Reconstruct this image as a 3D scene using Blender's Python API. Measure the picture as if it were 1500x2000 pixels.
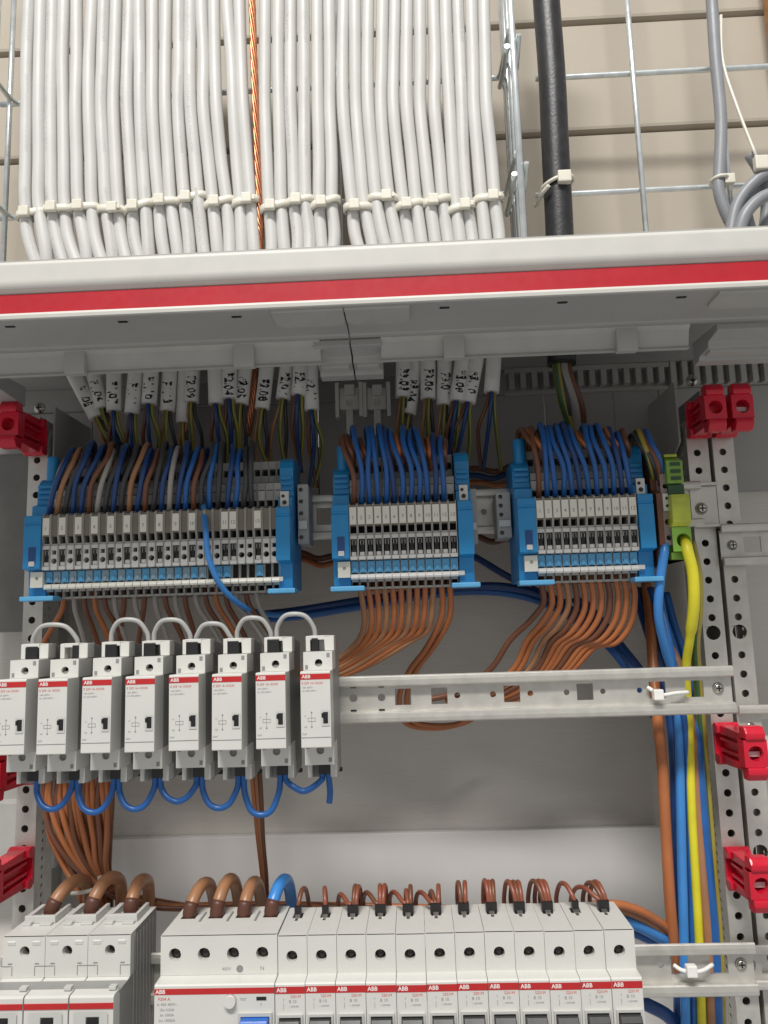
import bpy, bmesh, math, random
from mathutils import Vector, Matrix
random.seed(7)
S = 0.0011                                  # layout units ("mm") to metres
scene = bpy.context.scene
for o in list(bpy.data.objects): bpy.data.objects.remove(o)
COL = scene.collection

# ------------------------------------------------------------ camera
F = 1550.0
_p, _y, _r = (math.radians(a) for a in (8.327, 1.933, -1.753))
FW = Vector((-math.sin(_y)*math.cos(_p), math.cos(_y)*math.cos(_p), math.sin(_p)))
RT = Vector((math.cos(_y), math.sin(_y), 0)); UP = RT.cross(FW)
RT, UP = RT*math.cos(_r)+UP*math.sin(_r), UP*math.cos(_r)-RT*math.sin(_r)
cd = bpy.data.cameras.new('camera'); cam = bpy.data.objects.new('camera', cd); COL.objects.link(cam)
cd.sensor_fit = 'HORIZONTAL'; cd.sensor_width = 36; cd.lens = F/1500*36
cd.clip_start = 0.01; cd.clip_end = 50
m = Matrix((RT, UP, -FW)).transposed().to_4x4(); cam.matrix_world = m
scene.camera = cam
scene.render.resolution_x = 768; scene.render.resolution_y = 1024

def P(px, py, Y):
    """point of the place seen at pixel (px,py) of the photograph, at depth Y"""
    d = FW*F + RT*(px-750) - UP*(py-1000)
    return d*(Y/d.y)
def PX(px, py, Y): return P(px, py, Y).x
def PZ(px, py, Y): return P(px, py, Y).z

# ------------------------------------------------------------ light: a ceiling tube in front of and above the cabinet
w = bpy.data.worlds.new('World'); scene.world = w; w.use_nodes = True
bg = w.node_tree.nodes['Background']; bg.inputs[0].default_value = (1.0, 0.99, 0.975, 1); bg.inputs[1].default_value = 0.43
def area(name, loc, target, sx, sy, power, col):
    l = bpy.data.lights.new(name, 'AREA'); l.shape = 'RECTANGLE'; l.size = sx; l.size_y = sy; l.energy = power; l.color = col
    o = bpy.data.objects.new(name, l); COL.objects.link(o)
    o.location = loc; d = Vector(target)-Vector(loc); o.rotation_euler = d.to_track_quat('-Z', 'Y').to_euler()
    return o
area('ceiling_tube_light', Vector((-300, -1400, 2560))*S, Vector((0, 500, 0))*S, 1.6, 0.4, 134, (1.0, 0.975, 0.935))
vs = scene.view_settings; vs.view_transform = 'Standard'; vs.look = 'None'; vs.exposure = 0; vs.gamma = 1; vs.use_curve_mapping = False
scene.render.engine = 'CYCLES'

# ------------------------------------------------------------ materials
MATS = {}
def mat(name, col, rough=.45, metal=0., vary=.08, scale=60., bump=0., bscale=900., spec=.5, sss=0.):
    if name in MATS: return MATS[name]
    m = bpy.data.materials.new(name); m.use_nodes = True; nt = m.node_tree; b = nt.nodes['Principled BSDF']
    tc = nt.nodes.new('ShaderNodeTexCoord'); n = nt.nodes.new('ShaderNodeTexNoise'); n.inputs['Scale'].default_value = scale; n.inputs['Detail'].default_value = 5
    nt.links.new(tc.outputs['Object'], n.inputs['Vector'])
    r = nt.nodes.new('ShaderNodeValToRGB'); e = r.color_ramp.elements
    e[0].position = .3; e[1].position = .7
    e[0].color = [c*(1-vary) for c in col]+[1]; e[1].color = [min(1, c*(1+vary)) for c in col]+[1]
    nt.links.new(n.outputs['Fac'], r.inputs['Fac']); nt.links.new(r.outputs['Color'], b.inputs['Base Color'])
    mr = nt.nodes.new('ShaderNodeMapRange'); mr.inputs['To Min'].default_value = max(.04, rough-.08); mr.inputs['To Max'].default_value = min(1, rough+.1)
    n2 = nt.nodes.new('ShaderNodeTexNoise'); n2.inputs['Scale'].default_value = scale*3; nt.links.new(tc.outputs['Object'], n2.inputs['Vector'])
    nt.links.new(n2.outputs['Fac'], mr.inputs['Value']); nt.links.new(mr.outputs['Result'], b.inputs['Roughness'])
    b.inputs['Metallic'].default_value = metal; b.inputs['Specular IOR Level'].default_value = spec
    if sss: b.inputs['Subsurface Weight'].default_value = sss; b.inputs['Subsurface Radius'].default_value = (.002, .002, .002)
    if bump:
        n3 = nt.nodes.new('ShaderNodeTexNoise'); n3.inputs['Scale'].default_value = bscale; bp = nt.nodes.new('ShaderNodeBump')
        bp.inputs['Strength'].default_value = bump; bp.inputs['Distance'].default_value = .0006
        nt.links.new(tc.outputs['Object'], n3.inputs['Vector']); nt.links.new(n3.outputs['Fac'], bp.inputs['Height']); nt.links.new(bp.outputs['Normal'], b.inputs['Normal'])
    MATS[name] = m; return m
def striped(name, ca, cb, rough=.4, share=.35, mult=2):
    """two-coloured insulation: stripe along the wire, from the tube's own UV"""
    m = mat(name, ca, rough); nt = m.node_tree; b = nt.nodes['Principled BSDF']
    uv = nt.nodes.new('ShaderNodeUVMap'); sp = nt.nodes.new('ShaderNodeSeparateXYZ'); nt.links.new(uv.outputs[0], sp.inputs[0])
    a = nt.nodes.new('ShaderNodeMath'); a.operation = 'MULTIPLY'; a.inputs[1].default_value = mult; nt.links.new(sp.outputs[0], a.inputs[0])
    f = nt.nodes.new('ShaderNodeMath'); f.operation = 'FRACT'; nt.links.new(a.outputs[0], f.inputs[0])
    g = nt.nodes.new('ShaderNodeMath'); g.operation = 'LESS_THAN'; g.inputs[1].default_value = share; nt.links.new(f.outputs[0], g.inputs[0])
    mx = nt.nodes.new('ShaderNodeMix'); mx.data_type = 'RGBA'; nt.links.new(g.outputs[0], mx.inputs[0])
    src = b.inputs['Base Color'].links[0].from_socket; nt.links.new(src, mx.inputs[6]); mx.inputs[7].default_value = list(cb)+[1]
    nt.links.new(mx.outputs[2], b.inputs['Base Color']); return m
def printed(name, ca, rough, u0, seed):
    """white cable jacket with a faint run of small print along one side"""
    m = mat(name, ca, rough, vary=.05, scale=30); nt = m.node_tree; b = nt.nodes['Principled BSDF']
    uv = nt.nodes.new('ShaderNodeUVMap'); sp = nt.nodes.new('ShaderNodeSeparateXYZ'); nt.links.new(uv.outputs[0], sp.inputs[0])
    def mt(op, a, bb=None):
        x = nt.nodes.new('ShaderNodeMath'); x.operation = op
        for i, v in enumerate((a, bb)):
            if v is None: continue
            if isinstance(v, (int, float)): x.inputs[i].default_value = v
            else: nt.links.new(v, x.inputs[i])
        return x.outputs[0]
    du = mt('ABSOLUTE', mt('SUBTRACT', sp.outputs[0], u0))
    inb = mt('LESS_THAN', du, .042)
    cm = nt.nodes.new('ShaderNodeCombineXYZ'); nt.links.new(mt('MULTIPLY', sp.outputs[0], 60), cm.inputs[0]); nt.links.new(mt('MULTIPLY', sp.outputs[1], 1.1), cm.inputs[1]); cm.inputs[2].default_value = seed
    n = nt.nodes.new('ShaderNodeTexNoise'); n.inputs['Scale'].default_value = 1.0; n.inputs['Detail'].default_value = 1; nt.links.new(cm.outputs[0], n.inputs['Vector'])
    ch = mt('GREATER_THAN', n.outputs['Fac'], .52)
    n2 = nt.nodes.new('ShaderNodeTexNoise'); n2.inputs['Scale'].default_value = .03; nt.links.new(cm.outputs[0], n2.inputs['Vector'])
    gap = mt('GREATER_THAN', mt('FRACT', mt('MULTIPLY', sp.outputs[1], .0105)), .3)
    fac = mt('MULTIPLY', mt('MULTIPLY', inb, mt('MULTIPLY', ch, gap)), .36)
    mx = nt.nodes.new('ShaderNodeMix'); mx.data_type = 'RGBA'; nt.links.new(fac, mx.inputs[0])
    src = b.inputs['Base Color'].links[0].from_socket; nt.links.new(src, mx.inputs[6]); mx.inputs[7].default_value = (.16, .15, .17, 1)
    nt.links.new(mx.outputs[2], b.inputs['Base Color']); return m

M_WALL = mat('beige_paint', (.42, .37, .30), .6, vary=.05, scale=8, bump=.12)
M_GAP = mat('plank_backing', (.60, .53, .44), .8)
M_BAR = mat('white_powder_coat', (.60, .59, .55), .4, vary=.03, bump=.1, bscale=2500)
M_RED = mat('red_trim', (.46, .008, .02), .4, vary=.05)
M_SOF = mat('grey_plastic', (.37, .365, .35), .45, vary=.05, scale=20, bump=.06)
M_SOFL = mat('light_grey_plastic', (.42, .415, .39), .45, vary=.05)
M_PLATE = mat('grey_sheet_metal', (.66, .635, .585), .24, vary=.07, scale=7, bump=.04, bscale=300, spec=.5)
def wiped(m, lo, hi):
    '''horizontal wipe marks and smudges in the gloss of a painted sheet'''
    nt = m.node_tree; b = nt.nodes['Principled BSDF']; tc = nt.nodes.new('ShaderNodeTexCoord'); mp = nt.nodes.new('ShaderNodeMapping'); mp.inputs['Scale'].default_value = (5, 5, 60)
    n = nt.nodes.new('ShaderNodeTexNoise'); n.inputs['Scale'].default_value = 1.6; n.inputs['Detail'].default_value = 8; n.inputs['Roughness'].default_value = .7
    r = nt.nodes.new('ShaderNodeMapRange'); r.inputs['From Min'].default_value = .35; r.inputs['From Max'].default_value = .65; r.inputs['To Min'].default_value = lo; r.inputs['To Max'].default_value = hi
    nt.links.new(tc.outputs['Object'], mp.inputs['Vector']); nt.links.new(mp.outputs[0], n.inputs['Vector']); nt.links.new(n.outputs['Fac'], r.inputs['Value']); nt.links.new(r.outputs[0], b.inputs['Roughness'])
wiped(M_PLATE, .12, .42)
M_ZINC = mat('galvanised_steel', (.60, .585, .54), .40, metal=.55, vary=.10, scale=90, bump=.05, bscale=600)
M_ROD = mat('bright_zinc_wire', (.74, .79, .80), .3, metal=.7, vary=.12, scale=80)
M_SCREW = mat('screw_steel', (.62, .60, .55), .24, metal=.95, vary=.1)
M_WHITE = mat('white_plastic', (.65, .645, .61), .38, vary=.03, scale=40, bump=.04, bscale=3000)
M_WHITE2 = mat('pale_grey_plastic', (.55, .55, .525), .42, vary=.04)
M_SIDE = mat('shaded_grey_plastic', (.28, .28, .27), .45, vary=.05)  # grey plastic, darkened to carry the shade on the relay sides
M_BLACK = mat('black_plastic', (.012, .012, .013), .38, vary=.2)
M_HOLE = mat('dark_contact_metal', (.06, .058, .052), .4, metal=.5, vary=.2)
M_DARK = mat('shaded_cavity_plastic', (.016, .016, .017), .6)  # near-black puts the shade of the deep terminal openings into the core colour
M_TERM = mat('terminal_grey', (.40, .395, .375), .45, vary=.06)
M_TERML = mat('terminal_light_grey', (.62, .615, .595), .42, vary=.05)
M_BAND = mat('marker_carrier', (.20, .175, .135), .5)
M_MARK = mat('marker_white', (.80, .77, .68), .45, vary=.03)
M_BLUE = mat('blue_plastic', (.016, .25, .56), .36, vary=.06)
M_LBLUE = mat('pale_blue_plastic', (.10, .36, .62), .3, vary=.08)
M_GBLUE = mat('grey_blue_plastic', (.24, .36, .45), .35, vary=.08)
M_CLEAR = mat('milky_cover', (.70, .69, .62), .2, vary=.05)
M_TIE = mat('nylon', (.72, .69, .60), .35, vary=.05, sss=.2)
M_CAB = mat('cable_white', (.60, .595, .575), .45, vary=.04, scale=25)
M_CABP = [printed('cable_white_printed_%d' % i, (.60, .595, .575), .45, u, i*3.7) for i, u in enumerate((.43, .5, .58))]
M_SLV = mat('sleeve_white', (.84, .83, .80), .5, vary=.04)
M_BCAB = mat('cable_black', (.022, .022, .025), .38, vary=.35, scale=120, bump=.3, bscale=500)
M_GCAB = mat('cable_grey', (.26, .27, .29), .4, vary=.06)
M_ORG = mat('wire_orange_brown', (.43, .145, .050), .36, vary=.1, scale=45)
M_BRN = mat('wire_brown', (.17, .065, .034), .38, vary=.15, scale=45)
M_TAN = mat('wire_tan_brown', (.36, .175, .088), .36, vary=.1, scale=45)
M_BLU = mat('wire_blue', (.016, .11, .36), .34, vary=.12, scale=45)
M_DBL = mat('wire_dark_blue', (.014, .055, .19), .36, vary=.12, scale=45)
M_SBL = mat('wire_sky_blue', (.05, .24, .62), .32, vary=.08, scale=45)
M_GRY = mat('wire_grey', (.36, .34, .32), .4, vary=.08, scale=45)
M_DGR = mat('wire_dark', (.045, .045, .05), .4, vary=.1)
M_LGR = mat('wire_light_grey', (.43, .43, .42), .38, vary=.06, scale=45)
M_GY = striped('wire_green_yellow', (.34, .28, .04), (.05, .13, .05))
M_YEL = striped('wire_yellow_green', (.72, .65, .03), (.16, .36, .03), share=.16, mult=1)
M_YG = mat('green_yellow_plastic', (.46, .52, .06), .16, vary=.25, scale=60)
M_GRN = mat('green_plastic', (.20, .38, .05), .16, vary=.3, scale=60)
M_CU = mat('bare_copper', (.50, .20, .10), .34, metal=.8, vary=.2, scale=150)
M_CLIP = mat('red_plastic', (.62, .011, .036), .24, vary=.06, scale=40, sss=.05)
M_INK = mat('black_ink', (.015, .015, .018), .6)
M_GINK = mat('grey_ink', (.25, .25, .25), .6)
M_RINK = mat('red_ink', (.58, .07, .05), .5)
M_STRIPE = mat('stripe_red', (.50, .02, .022), .4)
M_WINK = mat('white_ink', (.85, .8, .78), .5)
M_TOG = mat('blue_toggle', (.01, .12, .5), .3)
M_WOOD = mat('wood', (.36, .17, .06), .55, vary=.25)

# ------------------------------------------------------------ mesh helpers
_txt = {}
def text_geo(s, size, bold=0.):
    k = (s, size, bold)
    if k not in _txt:
        c = bpy.data.curves.new('t', 'FONT'); c.body = s; c.size = size; c.align_x = 'CENTER'; c.align_y = 'CENTER'; c.resolution_u = 2; c.offset = bold; c.fill_mode = 'FRONT'
        o = bpy.data.objects.new('t', c); COL.objects.link(o); bpy.context.view_layer.update()
        me = bpy.data.meshes.new_from_object(o.evaluated_get(bpy.context.evaluated_depsgraph_get()))
        _txt[k] = ([v.co.copy() for v in me.vertices], [list(p.vertices) for p in me.polygons])
        bpy.data.meshes.remove(me); bpy.data.objects.remove(o); bpy.data.curves.remove(c)
    return _txt[k]

class MB:
    def __init__(s): s.v = []; s.f = []; s.sm = []; s.mi = []; s.uv = {}
    def face(s, idx, smooth=False, mi=0): s.f.append(list(idx)); s.sm.append(smooth); s.mi.append(mi)
    def box(s, x0, x1, y0, y1, z0, z1, mi=0):
        b = len(s.v)
        s.v += [Vector(c) for c in ((x0,y0,z0),(x1,y0,z0),(x1,y1,z0),(x0,y1,z0),(x0,y0,z1),(x1,y0,z1),(x1,y1,z1),(x0,y1,z1))]
        for q in ((0,3,2,1),(4,5,6,7),(0,1,5,4),(1,2,6,5),(2,3,7,6),(3,0,4,7)): s.face([b+i for i in q], mi=mi)
        return s
    def prism(s, prof, x0, x1, mi=0, caps=True, smooth=False):
        b = len(s.v); n = len(prof)
        for x in (x0, x1): s.v += [Vector((x, y, z)) for y, z in prof]
        for i in range(n):
            j = (i+1) % n; s.face((b+i, b+n+i, b+n+j, b+j), smooth, mi)
        if caps: s.face([b+n-1-i for i in range(n)][::-1], mi=mi); s.face([b+n+i for i in range(n)][::-1], mi=mi)
        return s
    def cyl(s, c, axis, r, h, n=16, mi=0, r2=None, smooth=True):
        c = Vector(c); a = Vector(axis).normalized(); t = a.orthogonal().normalized(); u = a.cross(t); b = len(s.v); r2 = r if r2 is None else r2
        for k, rr in ((0, r), (h, r2)):
            s.v += [c+a*k+(t*math.cos(2*math.pi*i/n)+u*math.sin(2*math.pi*i/n))*rr for i in range(n)]
        for i in range(n):
            j = (i+1) % n; s.face((b+i, b+j, b+n+j, b+n+i), smooth, mi)
        s.face([b+n-1-i for i in range(n)], mi=mi); s.face([b+n+i for i in range(n)], mi=mi)
        return s
    def tube(s, pts, r, n=10, sub=6, mi=0, closed=False, taper=None):
        pts = [Vector(p) for p in pts]; path = []
        if sub > 1 and len(pts) > 2:
            q = [pts[0]*2-pts[1]]+pts+[pts[-1]*2-pts[-2]]
            for i in range(1, len(q)-2):
                p0, p1, p2, p3 = q[i-1:i+3]
                for k in range(sub):
                    t = k/sub
                    path.append(.5*((2*p1)+(p2-p0)*t+(2*p0-5*p1+4*p2-p3)*t*t+(3*p1-p0-3*p2+p3)*t**3))
            path.append(pts[-1])
        else: path = pts
        N = len(path); b = len(s.v); L = 0; vs = []
        tan = (path[1]-path[0]).normalized(); ref = Vector((0, 1, 0))
        if abs(tan.dot(ref)) > .9: ref = Vector((1, 0, 0))
        nrm = (ref-tan*ref.dot(tan)).normalized()
        for i, p in enumerate(path):
            tan = (path[min(i+1, N-1)]-path[max(i-1, 0)]).normalized()
            nrm = (nrm-tan*nrm.dot(tan)).normalized(); bi = tan.cross(nrm)
            if i: L += (p-path[i-1]).length
            vs.append(L); rr = r if taper is None else r*taper(i/(N-1))
            s.v += [p+(nrm*math.cos(2*math.pi*k/n)+bi*math.sin(2*math.pi*k/n))*rr for k in range(n)]
        for i in range(N-1):
            for k in range(n):
                k2 = (k+1) % n; s.uv[len(s.f)] = [(k/n, vs[i]), ((k+1)/n, vs[i]), ((k+1)/n, vs[i+1]), (k/n, vs[i+1])]
                s.face((b+i*n+k, b+i*n+k2, b+(i+1)*n+k2, b+(i+1)*n+k), True, mi)
        s.face([b+n-1-k for k in range(n)], mi=mi); s.face([b+(N-1)*n+k for k in range(n)], mi=mi)
        return s
    def cell(s, a0, a1, b0, b1, hole, to3, depth, mi=0, back=False):
        """rectangle with one hole; hole=(ca,cb,'o',r) or (ca,cb,'s',ha,hb); to3(a,b,d) gives xyz, d>0 goes in"""
        ca, cb = hole[0], hole[1]; ang = [2*math.pi*i/12 for i in range(12)]
        ang += [math.atan2(y-cb, x-ca) % (2*math.pi) for x in (a0, a1) for y in (b0, b1)]
        if hole[2] == 's': ang = [math.atan2(y, x) % (2*math.pi) for x in (-hole[3], hole[3]) for y in (-hole[4], hole[4])] + ang[12:]
        ang = sorted(set(round(a, 6) for a in ang)); out = []; inn = []
        for t in ang:
            c, d = math.cos(t), math.sin(t); k = 1e9
            if c > 1e-9: k = min(k, (a1-ca)/c)
            if c < -1e-9: k = min(k, (a0-ca)/c)
            if d > 1e-9: k = min(k, (b1-cb)/d)
            if d < -1e-9: k = min(k, (b0-cb)/d)
            out.append((ca+c*k, cb+d*k))
            if hole[2] == 'o': kk = hole[3]
            else: kk = min(hole[3]/abs(c) if abs(c) > 1e-9 else 1e9, hole[4]/abs(d) if abs(d) > 1e-9 else 1e9)
            inn.append((ca+c*kk, cb+d*kk))
        b = len(s.v); n = len(ang)
        s.v += [Vector(to3(x, y, 0)) for x, y in out]+[Vector(to3(x, y, 0)) for x, y in inn]+[Vector(to3(x, y, depth)) for x, y in inn]
        for i in range(n):
            j = (i+1) % n
            s.face((b+i, b+j, b+n+j, b+n+i), mi=mi); s.face((b+n+i, b+n+j, b+2*n+j, b+2*n+i), mi=mi)
        return s
    def text(s, t, x, y, z, size, mi=0, bold=0., down=False, bend=None, tilt=0.):
        vs, fs = text_geo(t, size, bold); b = len(s.v)
        for v in vs:
            a, c = v.x, v.y
            if down: a, c = c, -a
            yy = y if bend is None else y+bend-math.sqrt(max(.01, bend*bend-a*a))
            a2, c2 = a*math.cos(tilt)-c*math.sin(tilt), a*math.sin(tilt)+c*math.cos(tilt)
            s.v.append(Vector((x+a2, yy, z+c2)))
        for f in fs: s.face([b+i for i in f], mi=mi)
        return s
    def mesh(s, name, mats, org=Vector((0, 0, 0)), bevel=0.):
        me = bpy.data.meshes.new(name)
        me.from_pydata([tuple((v-org)*S) for v in s.v], [], s.f)
        for m in (mats if isinstance(mats, (list, tuple)) else [mats]): me.materials.append(m)
        me.polygons.foreach_set('use_smooth', s.sm); me.polygons.foreach_set('material_index', s.mi)
        if s.uv:
            ul = me.uv_layers.new(name='UVMap')
            for fi, uvs in s.uv.items():
                for li, q in zip(me.polygons[fi].loop_indices, uvs): ul.data[li].uv = q
        bm = bmesh.new(); bm.from_mesh(me)
        if bevel:
            bmesh.ops.remove_doubles(bm, verts=bm.verts, dist=1e-7)
            bmesh.ops.recalc_face_normals(bm, faces=bm.faces)
            ed = [e for e in bm.edges if len(e.link_faces) == 2 and e.calc_face_angle(0) > .5]
            bmesh.ops.bevel(bm, geom=ed, offset=bevel*S, segments=2, profile=.6, affect='EDGES', clamp_overlap=True)
        else: bmesh.ops.recalc_face_normals(bm, faces=bm.faces)
        bm.to_mesh(me); bm.free(); me.update(); return me
    def build(s, name, mats, parent=None, org=(0, 0, 0), bevel=0.):
        """parent given: vertices are in the parent's frame. Otherwise in the world, with the origin at org"""
        org = Vector(org); o = bpy.data.objects.new(name, s.mesh(name, mats, org, bevel)); COL.objects.link(o)
        if parent: o.parent = parent
        o.location = org*S
        return o
def inst(name, me, parent=None, loc=(0, 0, 0)):
    o = bpy.data.objects.new(name, me); COL.objects.link(o); o.location = Vector(loc)*S
    if parent: o.parent = parent
    return o
def tag(o, label=None, cat=None, group=None, kind=None):
    for k, v in (('label', label), ('category', cat), ('group', group), ('kind', kind)):
        if v: o[k] = v
    return o
def thing(name, label, cat, loc, group=None):
    o = bpy.data.objects.new(name, None); COL.objects.link(o); o.location = Vector(loc)*S; o.empty_display_size = .01
    return tag(o, label, cat, group)
def copy_tree(o, parent=None):
    c = o.copy(); COL.objects.link(c); c.parent = parent
    for ch in o.children: copy_tree(ch, c)
    return c
ONE = 'first second third fourth fifth sixth seventh eighth ninth tenth eleventh twelfth thirteenth fourteenth fifteenth sixteenth seventeenth eighteenth nineteenth'.split()
def nth(i):
    i += 1
    if i < 20: return ONE[i-1]
    t, u = divmod(i, 10); w_ = {2: 'twent', 3: 'thirt', 4: 'fort'}[t]
    return w_+'ieth' if u == 0 else w_+'y-'+ONE[u-1]
def wire(name, label, cat, pts, r, m, group=None, n=10, jit=0., taper=None):
    p = [P(*q) for q in pts]
    if jit: p = [a+Vector((random.uniform(-jit, jit), random.uniform(-jit, jit), 0)) for a in p]
    o = MB().tube(p, r, n, taper=taper).build(name, m, org=p[0]); return tag(o, label, cat, group)

# ============================================================ SETTING: wall behind, with planks
wall = MB().box(-420, 420, 662, 680, 195, 900).build('wall', M_GAP, org=(0, 662, 195)); tag(wall, kind='structure')
zg = [PZ(1300, 246, 650), PZ(1300, 30, 650)]; ph = zg[1]-zg[0]
for k in range(-1, 4):
    z0 = zg[0]+k*ph
    prof = [(656, z0-1), (650, z0+.6), (649.5, z0+3), (651.5, z0+ph-4.6), (655, z0+ph-3.8), (662, z0+ph-3.8), (662, z0-1)]
    for a, b_ in ((-415, -60), (-60, 415)):
        pb = MB().prism([(y-662, z-195) for y, z in prof], a+.3, b_-.3).build('plank', M_WALL, wall)

# ============================================================ ENCLOSURE: top frame bar, soffit, back plate
enc = thing('distribution_enclosure', 'big grey distribution enclosure with white and red top frame bar and grey back plate', 'enclosure', (0, 640, -330))
EO = Vector((0, 640, -330))
def ep(mb, name, mats, bevel=0.):
    for v in mb.v: v -= EO
    return mb.build(name, mats, enc, bevel=bevel)
XL, XR = -345, 345
bar = [(399.5, 196), (399.5, 201)]+[(402.5-3*math.cos(t*math.pi/16), 201+3*math.sin(t*math.pi/16)) for t in range(1, 9)]+[(420, 204.4), (420, 185.6)]+[(405.5-6*math.sin(t*math.pi/20), 192-6.3*math.cos(t*math.pi/20)) for t in range(0, 11)]
ep(MB().prism(bar, XL, XR), 'frame_bar', M_BAR)
ep(MB().box(XL, XR, 402.8, 410, 174.2, 185.7), 'red_stripe', M_RED)
ep(MB().prism([(400.2, 170.8), (400, 172.8), (400.6, 174.1), (410, 174.3), (410, 170.4)], XL, XR), 'front_lip', M_BAR, .2)
ep(MB().box(XL, XR, 410, 640, 205.2, 209), 'roof', M_SOF)
seam = -32.0
for a, b_ in ((XL, seam-.35), (seam+.35, XR)):
    ep(MB().prism([(402, 170.3), (402, 173.9), (446, 176), (446, 169.2), (442, 169.2), (440.5, 170)], a, b_), 'soffit_panel', M_SOF, .25)
for a, b_ in ((XL, -50), (-14, 166)):           # hanging flange behind the soffit
    ep(MB().prism([(446.2, 176), (446.2, 169), (449, 167), (452, 158.2), (450.6, 156.4), (453.8, 156.2), (455, 158), (453, 176)], a, b_), 'soffit_flange', M_SOFL, .2)
for px in (150, 478, 887, 1225):
    X = PX(px, 700, 450); ep(MB().box(X-6, X+6, 446.6, 453, 155.2, 169), 'flange_clip', M_SOFL, .4)
def rpad(x0, x1, y0, y1, r, z0, z1):
    pts = [(x0, y0), (x1, y0)]
    for k in range(7): t = k/6*math.pi/2; pts.append((x1-r+r*math.cos(t), y1-r+r*math.sin(t)))
    for k in range(7): t = k/6*math.pi/2; pts.append((x0+r-r*math.sin(t), y1-r+r*math.cos(t)))
    mb = MB(); n = len(pts)
    mb.v = [Vector((x, y, z)) for z in (z0, z1) for x, y in pts]
    mb.face(range(n)); mb.face(range(n, 2*n))
    for i in range(n): j = (i+1) % n; mb.face((i, j, n+j, n+i))
    return mb
for a, b_ in ((PX(533, 612, 410), seam-.4), (seam+.4, PX(800, 605, 410)), (PX(1395, 572, 410), 260)):
    ep(rpad(a, b_, 403, 425, 7, 168.8, 170.6), 'soffit_pad', M_SOFL, .3)
for px, py in ((20, 636), (240, 627), (462, 616), (868, 597), (1098, 586), (1330, 574)):
    X = PX(px, py, 409); ep(MB().box(X-2.6, X+2.6, 408, 410, 169.9, 172), 'drain_slot', M_BLACK)
# joint housings hanging under the seam and at the right corner
for a, b_ in ((PX(622, 700, 470), seam-.4), (seam+.4, PX(747, 700, 470)), (PX(1375, 690, 470), 262)):
    ep(MB().prism([(447, 169), (447, 165), (462, 163.5), (463, 160), (478, 159.6), (479, 157.4), (488, 157), (488, 172)], a, b_), 'joint_housing', M_SOF, .5)
    ep(MB().box(a+2, b_-2, 466, 474, 158.4, 161.2), 'housing_rib', M_SOFL, .3)
ep(MB().prism([(448, 169), (448, 163), (520, 158), (520, 172)], -345, -262), 'joint_housing', M_SOF, .5)
# clips below the seam
for px in (682, 736):
    X = PX(px, 790, 560); z0 = PZ(px, 812, 560); z1 = PZ(px, 758, 560)
    mb = MB(); to3 = lambda a, b, d: (a, 560+d, b)
    mb.cell(X-7, X+7, z0+5, z1, (X+.5, z0+10, 's', 2.2, 2.2), to3, 5)
    mb.box(X-7, X+7, 561.5, 572, z0+5, z1); mb.box(X-2.5, X+2.5, 562, 569, z0-14, z0+5)
    mb.box(X-10, X-7.3, 558, 566, z0-1, z1+4); mb.box(X+7.3, X+10, 558, 566, z0-1, z1+4); mb.box(X-3, X+4, 557.5, 561, z1-6, z1+2)
    ep(mb, 'hanging_clip', M_SOFL, .3)
# back plate, with seams
zb = -330
for a, b_ in ((XL, -262), (-261.4, PX(1300, 1600, 640)), (PX(1300, 1600, 640)+.6, XR)):
    ep(MB().box(a, b_, 640, 644, zb, 150), 'back_plate', M_PLATE, .3)
zlp = PZ(1290, 1616, 630)
ep(MB().box(-262, PX(1291, 1620, 630), 630, 638, zb, zlp), 'lower_panel', mat('pale_grey_panel', (.64, .62, .60), .45, vary=.06, scale=9, bump=.04), .5)
xs = [-345, -262, PX(310, 780, 634), PX(620, 780, 634), PX(1063, 780, 634), PX(1197, 780, 634), 205, 240, 345]
for a, b_ in zip(xs, xs[1:]):
    ep(MB().box(a+.4, b_-.4, 634, 639.5, 100, 186), 'rear_panel', M_SOF, .4)
ep(MB().box(XL, XR, 630, 640, 186.4, 205), 'rear_strip', M_SOF)
# comb of the cable entry
X0, X1 = PX(985, 720, 622), PX(1308, 720, 622)
ep(MB().box(X0, X1, 622, 630, PZ(1150, 722, 622), 205), 'entry_comb', M_SOFL, .4)
k = 0; x = X0+3
while x < X1-6:
    ep(MB().box(x, x+4.6, 621, 629, PZ(1150, 752, 622), PZ(1150, 722, 622)-.1), 'comb_tooth', M_SOFL, .4); x += 9.2
ep(MB().box(X0, X1, 629, 634, PZ(1150, 760, 622), PZ(1150, 752, 622)-.3), 'entry_comb', M_SOFL, .4)
X0, X1 = 212, 300; x = X0
while x < X1:
    ep(MB().box(x, x+4.6, 621, 629, PZ(1450, 745, 622), 205), 'comb_tooth', M_SOFL, .4); x += 9.2
# side walls of the middle bay (behind the posts)
ep(MB().box(218, 219.5, 580, 634, zb, 168), 'side_wall', M_SOF)
ep(MB().box(-282, -280.5, 580, 640, zb, 168), 'side_wall', M_SOF)
ep(MB().prism([(556, 168), (556, 124), (580, 112), (580, 100), (620, 92), (620, 168)], 191.5, 193.0), 'side_wall', M_SOFL, .2)
ep(MB().prism([(556, 168), (556, 128), (580, 118), (580, 100), (620, 96), (620, 168)], -259, -257.5), 'side_wall', M_SOF, .2)
# panels of the bays on either side
ep(MB().box(-345, -268, 600, 606, PZ(15, 1235, 600), PZ(15, 885, 600)), 'bay_panel', mat('dark_panel', (.17, .17, .16), .4), 3)
ep(MB().box(-345, -268, 600, 606, PZ(15, 1700, 600), PZ(15, 1562, 600)), 'bay_panel', M_SOFL, 3)

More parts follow.
